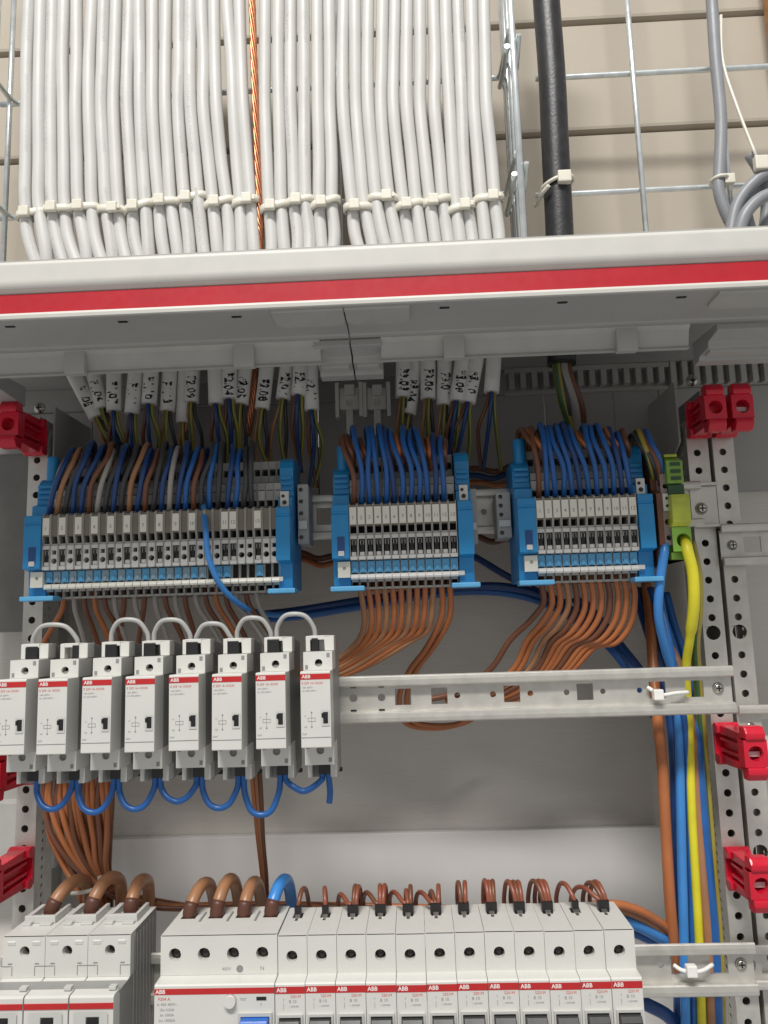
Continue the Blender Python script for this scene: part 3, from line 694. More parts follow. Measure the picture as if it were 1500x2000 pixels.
strip('right hand terminal strip with blue ends beside the green terminal', XS3, 12, ['a']*12, list(range(1, 13)), ['b']*12, 0, 12.6, 10.5, 12*2*W2-W2+.6)

# grey end stops on the deep rail
def endstop(label, px, pyt, pyb, wd):
    x = PX(px, 1000, 522); zt, zb2 = PZ(px, pyt, 522), PZ(px, pyb, 522); t = thing('end_stop', label, 'end stop', (x, 540, zb2), 'grey rail end stops'); O = Vector((x, 540, zb2)); mb = MB()
    nh = 5; hh = (zt-zb2)/nh
    for i in range(nh): mb.cell(x-wd/2, x+wd/2, zb2+i*hh, zb2+(i+1)*hh, (x-.2*wd, zb2+(i+.55)*hh, 'o', 1.5), lambda a, b, d: (a, 522+d, b), 5)
    badd(t, O, mb, 'face', M_TERM); badd(t, O, MB().box(x-wd/2, x+wd/2, 527, 546, zb2, zt), 'body', M_TERM, .4); badd(t, O, MB().box(x-wd/2+.6, x+wd/2-.6, 519.5, 521.8, zb2+1.2*hh, zb2+1.9*hh), 'latch', M_TERML, .3)
endstop('grey end stop at the right end of the long terminal strip', 592, 946, 1062, 7)
endstop('grey end stop at the left of the right hand terminal strip', 984, 962, 1050, 9)
endstop('grey end stop at the right end of the middle terminal strip', 921, 955, 1062, 7)
# slim brownish terminal and the green and yellow earth terminal
x = PX(1298, 1000, 546); t = thing('slim_terminal', 'slim grey terminal with white tag between blue strip and green terminal', 'terminal', Vector((x, 546, 76.5))*KS); t.scale = (KS, KS, KS)
MB().prism([(54, 44), (26, 44), (14, 34), (12, 14), (2, 10), (2, -26), (10, -30), (10, -40), (54, -40)], -4.2, -.6).build('housing', M_BRN, t, bevel=.3)
mb = MB(); to3 = lambda a, b, d: (a, 3+d, b)
for z0, z1, r in ((-26, -16, 1.9), (-16, -4, 2.2), (10, 20, 1.8), (20, 31, 1.9)): mb.cell(-.5, 6, z0, z1, (2.7, (z0+z1)/2, 'o', r), to3, 8)
mb.box(-.5, 6, 11, 54, -34, 34); mb.box(-.5, 6, 3.2, 8, -4, 10); mb.build('face', mat('mauve_grey_plastic', (.32, .25, .23), .5), t)
mb = MB().box(0, 5.6, 1.6, 3.1, -2.4, 9.6); mb.cyl((2.8, 1.6, 6.3), (0, -1, 0), 1.1, .2, 10, 1); mb.cyl((2.8, 1.6, 1), (0, -1, 0), 1.1, .2, 10, 1); mb.build('marker_tag', [M_WHITE, M_BLACK], t)
x = PX(1330, 1000, 540); t = thing('earth_terminal', 'green and yellow earth terminal beside the right posts', 'terminal', Vector((x, 540, 76.5))*KS); t.scale = (KS, KS, KS)
MB().prism([(54, 35), (10, 35), (4, 32), (4, 16), (54, 16)], -6, 5.4).build('upper_body', M_GRN, t, bevel=1)
MB().prism([(54, 37.4), (8, 37.4), (8, 35.2), (54, 35.2)], -5.8, 3.4).build('top_cap', M_YG, t, bevel=.8)
MB().prism([(54, 15.6), (6, 15.6), (6, 8.4), (54, 8.4)], -5.4, 5.8).build('middle_body', mat('dark_green_plastic', (.02, .07, .025), .3), t, bevel=.6)
MB().prism([(54, 8), (1, 8), (0, 5), (0, -11), (4, -14), (54, -14)], -5.8, 6.8).build('lower_body', M_YG, t, bevel=.9)
mb = MB(); mb.cell(-5.8, 7, -31, -14.4, (1.6, -23.5, 'o', 4.8), lambda a, b, d: (a, 4+d, b), 10); mb.box(-5.8, 7, 15, 54, -36, -14.4); mb.box(-5.8, 7, 9, 54, -36, -31.2); mb.build('clamp', M_GRN, t)
for z in (19, 24, 29): MB().box(-3.4, 3.2, 3.3, 4.4, z-.8, z+1.6).build('window', mat('dark_green_plastic', (.02, .07, .025), .3), t)

# ============================================================ LOOPING WIRES ON TOP OF THE STRIPS
def loop(px_b, py_b, px_t, py_t, r, m, label, grp, yb=556, deep=605, mid=0):
    pts = [(px_b+.5, py_b+16, yb+10), (px_b, py_b, yb), (px_b-(px_b-px_t)*.18, py_b-(py_b-py_t)*.42, 547+mid), (px_t-(px_t-px_b)*.25, py_t+(py_b-py_t)*.2, 549+mid), (px_t, py_t, 562+mid*.8), (px_t+(px_t-px_b)*.15+random.uniform(-2, 2), py_t+14, 582), (px_t+random.uniform(-4, 6), py_t+60, deep), (px_t+random.uniform(-4, 6), py_t+110, deep+8)]
    pts = [(a+(random.uniform(-3.5, 3.5) if k in (2, 3) else 0), b, y) for k, (a, b, y) in enumerate(pts)]
    pts = [(a, b, y*KS+(0 if y < 575 else (y-575)*.9)) for a, b, y in pts]
    return wire('terminal_wire', label, 'wire', pts, r, m, grp, 10)
def strip_px(X0, i, z=88): 
    v = Vector((X0+i*2*W2, 550, z)); d = v.dot(FW); return 750+F*v.dot(RT)/d, 1000-F*v.dot(UP)/d
seq1 = [M_DBL, M_TAN, M_DGR, M_DBL, M_DBL, M_BRN, M_GRY, M_DGR, M_DBL, M_DGR, M_TAN, M_DBL, M_BRN, M_DGR, M_DBL, M_GRY, M_DBL, M_BLU, M_BRN, M_DGR, M_BLU, M_DGR, M_DBL, M_BLU, M_DGR, M_DGR]
cn = {M_BLU: 'blue', M_TAN: 'tan', M_DGR: 'black', M_DBL: 'dark blue', M_GRY: 'grey', M_GY: 'green yellow', M_BRN: 'brown', M_ORG: 'orange brown', M_LGR: 'light grey', M_SBL: 'sky blue', M_YEL: 'yellow green'}
for i, m_ in enumerate(seq1):
    x, y = strip_px(XS1, i if i < 22 else i+.2)
    lean = 46-1.6*i; pk = 872+random.uniform(-8, 10)
    loop(x, y, x+lean+random.uniform(-7, 7), pk, 1.75, m_, '%s wire, %s from the left, looping over the long terminal strip' % (cn[m_], nth(i)), 'wires looping over the long strip')
for j, i in enumerate((.5, 1.6, 3, 4.4, 6, 7.4, 9, 10.5, 12, 13.4, 15, 16.6, 17.6, 18.6)):            # second tier
    x, y = strip_px(XS1, i+.3, 110); m_ = (M_TAN, M_DGR, M_BRN, M_DBL, M_GY)[j % 5]
    loop(x, y, x+30-i, 880+random.uniform(-4, 8), 1.7, m_, '%s inner tier wire from the left behind the long strip loops' % nth(j), 'inner wires of the long strip', 574, mid=14)
for nm, X0, pk0, tops, btops in (('middle', XS2, 838, [668, 690, 716, 726, 738, 749, 760, 788, 799, 810, 846, 858], [(.2, 677), (1.2, 684), (2.3, 702), (5.0, 756), (5.9, 768), (6.8, 777), (8.8, 822), (9.6, 834), (11.4, 870)]),
                                ('right hand', XS3, 828, [1036, 1054, 1064, 1075, 1086, 1100, 1112, 1141, 1152, 1164, 1192, 1206], [(.2, 1018), (1.0, 1026), (1.8, 1046), (3.0, 1054), (6.6, 1122), (7.4, 1131), (9.4, 1173), (10, 1182), (11.2, 1215)])):
    for i in range(12):
        x, y = strip_px(X0, i+.1)
        loop(x, y, tops[i]+random.uniform(-2, 2), pk0+random.uniform(-7, 9)+(12 if i < 1 or i > 9 else 0), 1.75, (M_BLU if (i*7) % 5 else M_DBL) if i else M_BRN, ('%s blue wire from the left looping over the %s terminal strip' % (nth(i-1), nm) if i else 'leftmost brown wire looping over the front of the %s terminal strip' % nm), 'blue loops of the %s strip' % nm)
    for j, (i, tp) in enumerate(btops):
        x, y = strip_px(X0, i, 113)
        loop(x, y+4, tp+random.uniform(-2, 2), pk0+11+random.uniform(0, 12), 1.8, (M_BRN, M_ORG, M_BRN)[j % 3], '%s brown wire from the left rising behind the blue loops of the %s strip' % (nth(j), nm), 'brown loops of the %s strip' % nm, 572, mid=4)
for j, (xb, yb, xt, yt, m_, lb) in enumerate(((1296, 945, 1262, 842, M_BLU, 'blue wire looping into the slim terminal'), (1290, 950, 1252, 845, M_BRN, 'brown wire beside the slim terminal'), (1275, 930, 1245, 842, M_GY, 'green yellow wire arching beside the right blue bracket'), (1284, 935, 1236, 850, M_DGR, 'black wire arching beside the right blue bracket'))):
    loop(xb, yb, xt, yt, 1.8, m_, lb, 'wires of the slim terminal', 558)

# ============================================================ WIRES BELOW THE STRIPS
def strip_bot(X0, i): 
    v = Vector((X0+i*2*W2, 565, 29)); d = v.dot(FW); return 750+F*v.dot(RT)/d, 1000-F*v.dot(UP)/d
for j in range(20):
    x, y = strip_bot(XS1, 1.0+j*1.27); m_ = M_GRY if j % 2 else M_BRN
    if j in (0, 3, 15): m_ = M_ORG
    dx = -45 if j == 0 else 30+random.uniform(-6, 25) if j < 14 else 40+random.uniform(0, 20)
    if j in (6, 8): dx = -12
    wire('terminal_wire', '%s wire, %s from the left, dropping below the long strip' % (cn[m_], nth(j)), 'wire', [(x, y-22, 519), (x, y, 518), (x+dx*.12, y+28, 520), (x+dx*.55, y+62, 526), (x+dx, y+105, 534), (x+dx*1.3+10, y+180, 540), (x+dx*1.3+10, y+240, 540)], 1.7, m_, 'wires below the long strip')
ends2 = [(640, 1300), (648, 1296), (655, 1300), (660, 1306), (668, 1306), (676, 1302), (684, 1308), (690, 1302), (700, 1308), (722, 1300), (800, 1322), (815, 1318)]
for j in range(12):
    x, y = strip_bot(XS2, j+.45); ex, ey = ends2[j]
    dr = 8-j*1.4
    if j < 10: q = [(x, y-22, 519), (x, y, 518), (x+dr*.5+1, y+30, 520), (x+dr, y+66, 524), (x+dr*.7-(x-ex)*.07, y+96-j*.8, 529), (x-(x-ex)*.36, y+124-j*1.6, 533), (ex+6, ey-4, 537), (ex-50, ey+16, 540), (ex-110, ey+22, 542)]
    else: q = [(x, y-22, 519), (x, y, 518), (x+2, y+30, 520), (x-2, y+70, 526), (ex+32, ey-55, 540), (ex, ey-12, 556), (ex-20, ey+40, 570), (ex-10, ey+88, 585), (ex+40, ey+100, 590), (ex+100, ey+90, 590), (ex+140, ey+50, 585)]
    wire('terminal_wire', '%s orange wire from the left dropping from the middle strip' % nth(j), 'wire', q, 2.0, M_ORG if j % 3 else M_TAN, 'orange wires below the middle strip', 10)
ends3 = [(955, 1312), (1000, 1312), (1010, 1314), (1030, 1312), (1044, 1316), (1052, 1314), (1062, 1316), (1070, 1314), (1080, 1318), (1092, 1316), (1100, 1318), (1112, 1316)]
for j in range(12):
    x, y = strip_bot(XS3, j+.2); ex, ey = ends3[j]; bl = 62+j*4
    q = [(x, y-22, 519), (x, y, 518), (x+5, y+32, 520), (x+6-(x-ex)*.06, y+bl*.8, 524), (x-(x-ex)*.25, y+bl+18, 529), (x-(x-ex)*.6, y+bl+52-j*2.2, 534), (ex, ey-2, 540), (ex-70, ey+42, 548), (ex-130, ey+56, 552)]
    wire('terminal_wire', '%s orange wire from the left dropping from the right hand strip' % nth(j), 'wire', q, 2.0, M_TAN if j == 3 else (M_ORG if j % 4 else M_BRN), 'orange wires below the right hand strip', 10)
# blue cables crossing behind and the sky-blue wire over the long strip
wire('blue_wire', 'sky blue wire hanging across the front of the long terminal strip', 'wire', [(396, 965, 518), (398, 992, 507), (402, 1040, 494), (408, 1090, 493), (432, 1145, 500), (475, 1185, 515), (525, 1200, 540), (560, 1200, 560)], 1.9, M_SBL, None, 12)
wire('blue_wire', 'dark blue wire running level behind the long and middle strips', 'wire', [(500, 1202, 585), (560, 1196, 585), (640, 1184, 588), (700, 1174, 590), (800, 1160, 592), (900, 1148, 590), (980, 1146, 588), (1050, 1160, 584), (1120, 1195, 570), (1190, 1260, 556), (1235, 1310, 546), (1280, 1400, 540)], 3.2, M_DBL, 'blue wires behind the strips', 12)
wire('blue_wire', 'lower dark blue wire running level behind the long and middle strips', 'wire', [(520, 1210, 582), (600, 1202, 584), (700, 1186, 588), (900, 1156, 590), (1040, 1170, 586), (1150, 1230, 560), (1220, 1300, 548), (1270, 1380, 542)], 2.6, M_BLU, 'blue wires behind the strips', 12)
wire('blue_wire', 'dark blue wire slanting behind the gap between middle and right strips', 'wire', [(900, 1075, 600), (935, 1092, 598), (985, 1122, 594), (1040, 1150, 590), (1110, 1180, 585)], 2.6, M_DBL, 'blue wires behind the strips', 12)
for k, (a, b_, c) in enumerate(((930, 915, 1010), (925, 928, 1012), (935, 942, 1015))):
    wire('rear_wire', ['upper brown wire', 'middle dark blue wire', 'lower brown wire'][k]+' crossing the gap between middle and right strips', 'wire', [(a-60, b_+5, 622), (a, b_, 618), (a+40, b_+6, 616), (c, b_-8, 618), (c+60, b_+4, 620)], 2.2, (M_BRN, M_DBL, M_ORG)[k], 'wires in the gap')
for k, (a, b_) in enumerate(((585, 1085), (590, 1098), (925, 1052))):
    wire('rear_wire', ['upper brown wire below the rail left of the middle strip', 'lower brown wire below the rail left of the middle strip', 'brown wire below the rail right of the middle strip'][k], 'wire', [(a-60, b_-5, 615), (a, b_-6, 612), (a+35, b_+6, 612), (a+70, b_, 612), (a+130, b_-4, 614)], 2.4, (M_BRN, M_ORG, M_BRN)[k], 'brown wires under the deep rail')

# ============================================================ BUNDLE ON THE RIGHT
R_ = [
 ('sky blue wire leaving the slim terminal', [(1298, 1050, 512), (1298, 1075, 503), (1290, 1130, 503), (1286, 1200, 508), (1300, 1270, 518), (1318, 1330, 526), (1326, 1420, 532), (1330, 1600, 530), (1336, 1850, 528), (1340, 2060, 528)], 2.9, M_SBL),
 ('thick yellow wire leaving the green earth terminal', [(1338, 1048, 510), (1342, 1072, 499), (1353, 1120, 499), (1355, 1185, 503), (1347, 1250, 513), (1340, 1310, 522), (1346, 1420, 530), (1352, 1600, 530), (1366, 1850, 530), (1372, 2060, 530)], 3.5, M_YEL),
 ('second yellow green wire behind the thick yellow one', [(1350, 1060, 516), (1362, 1120, 512), (1364, 1190, 514), (1358, 1260, 520), (1364, 1340, 530), (1376, 1500, 540), (1392, 1700, 536), (1404, 1850, 534), (1410, 2060, 532)], 3.0, M_GY),
 ('thick orange wire at the left of the right hand bundle', [(1262, 1140, 575), (1268, 1200, 566), (1275, 1290, 548), (1284, 1400, 534), (1294, 1500, 530), (1302, 1650, 530), (1312, 1800, 530), (1330, 1930, 540), (1340, 2060, 545)], 3.5, M_ORG),
 ('dark blue wire second from left in the right hand bundle', [(1240, 1150, 580), (1262, 1220, 566), (1290, 1310, 546), (1310, 1400, 540), (1318, 1500, 538), (1322, 1650, 538), (1326, 1850, 538), (1326, 2060, 538)], 3.4, M_DBL),
 ('blue wire in the middle of the right hand bundle', [(1268, 1150, 572), (1300, 1220, 558), (1326, 1310, 546), (1340, 1420, 542), (1346, 1500, 540), (1356, 1650, 540), (1364, 1850, 540), (1368, 2060, 540)], 3.0, M_BLU),
 ('thin blue wire close beside the sky blue one', [(1286, 1140, 545), (1296, 1200, 530), (1312, 1280, 522), (1322, 1340, 524), (1340, 1430, 530), (1346, 1600, 532), (1352, 1850, 532), (1356, 2060, 532)], 2.2, M_BLU),
 ('pinkish brown wire in the right hand bundle', [(1280, 1150, 570), (1292, 1230, 556), (1330, 1310, 542), (1350, 1420, 536), (1360, 1550, 532), (1372, 1700, 530), (1384, 1850, 530), (1392, 2060, 530)], 2.9, M_TAN),
 ('rightmost blue wire of the right hand bundle', [(1300, 1160, 572), (1318, 1230, 560), (1350, 1320, 546), (1362, 1450, 536), (1374, 1600, 531), (1388, 1750, 530), (1396, 1850, 530), (1404, 2060, 530)], 3.2, M_BLU),
 ('black wire behind the right hand bundle', [(1252, 1150, 590), (1270, 1230, 576), (1300, 1330, 556), (1336, 1500, 550), (1344, 1700, 550), (1350, 1850, 550), (1356, 2060, 550)], 3.6, M_DGR),
 ('brown wire behind the right hand bundle', [(1255, 1150, 585), (1280, 1230, 574), (1320, 1330, 552), (1368, 1500, 546), (1380, 1700, 546), (1392, 1850, 546), (1396, 2060, 546)], 3.0, M_BRN)]
for lb, q, r, m_ in R_:
    tp = (lambda u: 1 if u < .42 else .78) if m_ is M_YEL else None
    wire('bundle_wire', lb, 'wire', q, r, m_, 'wires of the right hand bundle', 14, taper=tp)
for k in range(3):
    wire('blue_wire', '%s blue wire from the left slanting down to the right hand bundle' % nth(k), 'wire', [(1120+k*9, 1170, 580), (1160+k*9, 1215, 570), (1200+k*9, 1265, 560), (1240+k*8, 1315, 552), (1275+k*8, 1380, 548)], 2.3, (M_DBL, M_BLU, M_DBL)[k], 'slanting blue wires', 10)
# branch from the breakers into the bundle
wire('branch_wire', 'orange wire leaving the last breaker for the bundle', 'wire', [(1150, 1768, 515), (1195, 1766, 515), (1230, 1772, 518), (1270, 1790, 524), (1310, 1822, 534), (1330, 1880, 545)], 2.6, M_ORG, 'wires from breakers to bundle', 12)
wire('branch_wire', 'tan wire leaving the last breaker for the bundle', 'wire', [(1150, 1776, 518), (1195, 1774, 518), (1230, 1783, 522), (1270, 1803, 528), (1310, 1836, 538), (1328, 1890, 548)], 2.4, M_TAN, 'wires from breakers to bundle', 12)
wire('branch_wire', 'upper thick blue wire leaving the breakers for the bundle', 'wire', [(1150, 1785, 525), (1200, 1792, 525), (1240, 1804, 527), (1280, 1824, 532), (1318, 1850, 540), (1340, 1900, 548)], 4.0, M_SBL, 'wires from breakers to bundle', 12)
wire('branch_wire', 'lower thick blue wire leaving the breakers for the bundle', 'wire', [(1150, 1800, 532), (1205, 1808, 532), (1245, 1822, 534), (1285, 1842, 538), (1318, 1866, 546)], 3.6, M_BLU, 'wires from breakers to bundle', 12)
wire('branch_wire', 'dark blue wire below the lower rail at right', 'wire', [(1230, 1950, 530), (1270, 1965, 530), (1310, 1990, 534), (1340, 2040, 540)], 4.0, M_DBL, 'wires from breakers to bundle', 12)
# ties on the rails
for lb, (hx, hy), pa in (('white nylon tie through the square holes of the relay rail', (1286, 1357), [(1264, 1342), (1290, 1357), (1318, 1354), (1344, 1352)]), ('white nylon tie on the lower rail round the bundle', (1351, 1897), [(1316, 1885), (1335, 1896), (1368, 1897), (1392, 1884)])):
    O = P(hx, hy, 497); t = thing('cable_tie', lb, 'cable tie', O, 'ties on the rails')
    MB().box(-3, 3, -1.6, 3.4, -3.2, 3.2).build('head', mat('white_nylon', (.85, .84, .80), .3), t, bevel=.8)
    MB().tube([P(a, b_, 503 if i in (0, 3) else 499.5)-O for i, (a, b_) in enumerate(pa)], 1.2, 8, 6).build('band', mat('white_nylon', (.85, .84, .80), .3), t)

# ============================================================ RELAYS
def relay():
    t = thing('installation_relay', '', 'relay', (0, 500, -42.5), 'white relays on the rail')
    hw = 8.2
    body = [(0, 36), (-27, 39), (-27, 24), (-44, 24), (-44, -27), (-27, -27), (-27, -41), (0, -39)]
    MB().prism(body, -hw+.3, hw-.3).build('body', M_SIDE, t, bevel=.4)
    for z0, z1, zc_ in ((20.5, 30.6, 24.4), (-31.2, -20.2, -23.4)):        # screw shoulders
        mb = MB(); mb.cell(-hw, hw, z0, z1, (.4, zc_, 'o', 2.2), lambda a, b, d: (a, -46+d, b), 7)
        mb.box(-hw, -hw+.8, -45.9, -27.5, z0, z1); mb.box(hw-.8, hw, -45.9, -27.5, z0, z1); mb.box(-hw+.8, hw-.8, -45.8, -27.5, z1-.8, z1) if z0 > 0 else mb.box(-hw+.8, hw-.8, -45.8, -27.5, z0, z0+.8)
        o = mb.build('terminal_shoulder', M_WHITE, t); mb = screw_mb((.4, -40, zc_), 2.1); mb.build('screw', M_HOLE, o)
        MB().box(hw-3.2, hw-1.4, -46.1, -45.5, zc_+(3 if z0 > 0 else -6.4), zc_+(5.4 if z0 > 0 else -4)).build('slot', M_GINK, o)
        MB().box(-hw+1, -hw+2.6, -46.1, -45.5, zc_-3.4 if z0 > 0 else zc_+1, zc_-1 if z0 > 0 else zc_+2.6).build('slot', M_GINK, o)
    # rear wire blocks
    mb = MB(); mb.box(-hw, -hw+2.6, -34, -24, 30.8, 39.4); mb.box(hw-5.4, hw, -34, -24, 30.8, 39.4); mb.box(-hw+2.6, hw-5.4, -27.2, -24, 30.8, 39.4); mb.box(-hw+2.6, hw-5.4, -34, -27.2, 37.2, 39.4)
    mb.build('wire_entry', M_WHITE, t, bevel=.3)
    mb = MB(); mb.box(-hw, -hw+2.4, -34, -24, -40, -31.4); mb.box(hw-3.6, hw, -34, -24, -40, -31.4); mb.box(-hw+2.4, hw-3.6, -26, -24, -40, -31.4); mb.build('wire_entry', M_WHITE2, t, bevel=.3)
    MB().box(-2, 9, -8, -5, -41.6, -39.2).build('rail_latch', M_BLACK, t, bevel=.4)
    # nose
    nz = MB().prism([(-44.2, 20.4), (-59.2, 20.6), (-60, 20), (-60, -19.8), (-59.4, -20.1), (-44.2, -20.1)], -hw, hw).build('nose', M_WHITE, t, bevel=.35)
    MB().box(-hw+.05, hw-.05, -60.15, -59.6, 16.2, 19.2).build('red_stripe', M_STRIPE, nz)
    MB().box(-hw+.3, hw-.3, -60.12, -59.8, -14.8, -14.4).build('groove', M_GINK, nz)
    mb = MB(); mb.text('ABB', -4.9, -60.22, 17.7, 2.6, 3, .05); mb.text('E 259 16-10/230', -1.6, -60.08, 14.2, 1.75, 1); mb.text('16A 250V~', -4.2, -60.08, 11.9, 1.35, 0); mb.text('Un 230-240V~', -3.3, -60.08, 10.1, 1.35, 0)
    mb.text('a1', -5.6, -60.08, -3.2, 1.3, 0); mb.text('A2', -5.6, -60.08, -9, 1.3, 0); mb.text('E259', -6.2, -60.08, -12.8, 1.2, 0)
    for a, b_, c, d in ((-2.4, -2.2, -8.4, -1.8), (-4.4, -.2, -4.4, -4.2), (-4.4, -.2, -6.2, -6.0), (-4.4, -4.2, -6.2, -4.2), (-.4, -.2, -6.2, -4.2)): mb.box(a, b_, -60.1, -60.0, c, d, 0)
    mb.cyl((-2.3, -60, -1.4), (0, -1, 0), .5, .1, 8, 0); mb.cyl((-2.3, -60, -9), (0, -1, 0), .5, .1, 8, 0)
    mb.build('lettering', [M_GINK, M_RINK, M_INK, M_WINK], nz)
    mb = MB(); mb.cell(3.0, 7.4, -8.6, -.4, (5.3, -4.4, 's', 1.5, 3.2), lambda a, b, d: (a, -60.35+d, b), 3)
    o = mb.build('switch_frame', M_WHITE2, nz); MB().box(4.0, 6.6, -60.2, -57, -7.4, -1.4).build('switch', M_BLACK, o, bevel=.2); MB().box(3.1, 4.2, -60.6, -59.8, -4.2, -1.8).build('switch_tip', M_BLACK, o, bevel=.2)
    return t
R0 = relay(); PITCH = 24.08; XR8 = -55.6
for i in range(8):
    o = R0 if i == 0 else copy_tree(R0)
    o.location = Vector((XR8-(7-i)*PITCH+random.uniform(-.25, .25), 500+random.uniform(-.4, .3), -42.5+random.uniform(-.4, .4)))*S; o.rotation_euler = (random.uniform(-.003, .003), random.uniform(-.004, .004), random.uniform(-.008, .008))
    o['label'] = ('leftmost white relay, cut by the left edge of the picture' if i == 0 else 'rightmost white relay at the end of the row' if i == 7 else '%s white relay from the left in the row on the middle rail' % nth(i))
def rx(i): return XR8-(7-i)*PITCH
ferr = [-1.4, 0.6, -2.4, -3.6, -2.6, -2.4, -3.0, -2.8]
def jump(i, j, ztop, m_, lab, ox=(0, 0)):
    xa, xb = rx(i)+ferr[i]+ox[0], rx(j)+ferr[j]+ox[1]
    q = [(xa, 469.5, -10), (xa, 469, -4), (xa+(xb-xa)*.03, 468, ztop-7), (xa+(xb-xa)*.22, 466, ztop-1.2), (xa+(xb-xa)*.5, 465, ztop), (xa+(xb-xa)*.78, 466, ztop-1.6), (xb-(xb-xa)*.03, 468, ztop-8), (xb, 469, -4), (xb, 469.5, -10)]
    return tag(MB().tube(q, 1.35, 10, 6).build('jumper_wire', m_, org=q[0]), lab, 'jumper wire', 'grey jumpers above the relays')
for k, (i, j, zt) in enumerate(((0, 1, 8.0), (2, 3, 9.6), (3, 4, 8.8), (4, 5, 5.8), (5, 6, 8.4), (6, 7, 9.8))):
    jump(i, j, zt, M_LGR, '%s light grey jumper arch from the left on top of the relays' % nth(k), (1.6 if i in (3, 4, 5, 6) else -1, -1.6 if j < 7 and j != 1 else 0))
for i in range(8):
    w_ = 3.6 if i not in (1, 7) else 2.0
    o = thing('black_ferrule', 'black ferrule on top of the %s relay from the left' % nth(i), 'ferrule', (rx(i)+ferr[i], 469, -8), 'black ferrules above the relays')
    MB().prism([(-3.4, 3.6), (-3.4, -5.4), (3, -5.4), (3, 3.6)], -w_, w_).build('sleeve', M_BLACK, o, bevel=.6)
    MB().prism([(-2.4, -5.4), (-2.4, -8), (2, -8), (2, -5.4)], -w_*.6, w_*.6).build('tip', M_SCREW, o, bevel=.2)
    o = thing('black_ferrule', 'black ferrule under the %s relay from the left' % nth(i), 'ferrule', (rx(i)+1.6, 469, -78), 'black ferrules below the relays')
    MB().prism([(-3, 4.4), (-3, -3), (3, -3), (3, 4.4)], -3.4, 3.4).build('sleeve', M_BLACK, o, bevel=.5)
for k, (i, yb) in enumerate(zip(range(7), (1580, 1586, 1580, 1565, 1578, 1591, 1545))):
    xa, xb = rx(i)+1.6+1.6, rx(i+1)+1.6-1.6; zt = -79; zl = PZ(100+80*k, yb, 466)
    q = [(xa, 469, zt+4), (xa, 468, zt-3), (xa+(xb-xa)*.03, 467, zt+(zl-zt)*.5), (xa+(xb-xa)*.22, 465, zl+2.6), (xa+(xb-xa)*.5, 465, zl), (xa+(xb-xa)*.78, 465, zl+2.4), (xa+(xb-xa)*.97, 466, zt+(zl-zt)*.5), (xb, 468, zt-4), (xb, 469, zt+4)]
    tag(MB().tube(q, 1.75, 10, 6).build('jumper_wire', M_BLU, org=q[0]), '%s blue U shaped jumper from the left under the relays' % nth(k), 'jumper wire', 'blue jumpers below the relays')
tag(MB().tube([(rx(7)+3.2, 469, -76), (rx(7)+3.8, 468, -84), (rx(7)+4.4, 467, -91), (rx(7)+3.8, 467, -97)], 1.75, 10, 6).build('wire_tail', M_BLU, org=(rx(7)+3, 469, -76)), 'short blue wire tail under the last relay', 'wire')

# ============================================================ BROWN BUNDLES BEHIND AND BELOW THE RELAYS
for k in range(16):
    a = k/15; x0 = 84+135*a; rj = random.uniform
    top = [(x0+rj(-8, 8), 1270, 548), (x0-2, 1400, 540), (x0+rj(-4, 4), 1510, 533), (x0-2+rj(-3, 3), 1565, 531)]
    if k % 2: q = top+[(x0+8*(1-a)+rj(-4, 4), 1630, 530+rj(0, 6)), (118+98*a+rj(-5, 5), 1695, 530+rj(0, 6)), (150+66*a, 1745, 530+rj(0, 6)), (165+50*a, 1800, 534), (170+40*a, 1870, 540)]
    else: q = top+[(x0+18*(1-a)+rj(-4, 4), 1635, 528), (150+62*a+rj(-4, 4), 1695, 527), (214+14*a, 1738+8*(1-a), 526+k*.5), (300+10*a, 1764+rj(-5, 8), 530+k*.6), (420, 1772+rj(-8, 8), 532+k*.5), (560, 1772+rj(-8, 8), 532+k*.5), (620+36*k, 1778+rj(-4, 6), 530), (650+36*k, 1790, 528)]
    wire('bundle_wire', '%s brown wire from the left in the bundle below the relays' % nth(k), 'wire', q, 1.9, M_ORG if k % 3 else M_BRN, 'brown wire bundle at lower left', 9)
t = thing('cable_tie', 'white tie round the brown bundle above the three pole breaker', 'cable tie', P(205, 1722, 526), 'ties on wire bundles'); O = P(205, 1722, 526)
MB().box(-4.5, 3, -2, 3, -3, 4).build('head', M_TIE, t, bevel=.9); MB().tube([P(140, 1745, 524)-O, P(165, 1742, 520)-O, P(190, 1735, 519)-O, P(205, 1724, 522)-O], 1.3, 8, 5).build('band', M_TIE, t)
for k in range(3):
    wire('bundle_wire', '%s of the three thin orange wires under the seventh relay' % nth(k), 'wire', [(488+k*8, 1480, 528), (492+k*8, 1515, 526), (497+k*7, 1570, 526), (504+k*5, 1640, 528), (512+k*4, 1710, 530), (516+k*3, 1765, 532)], 1.4, (M_ORG, M_TAN, M_BRN)[k], 'thin orange wires', 9)

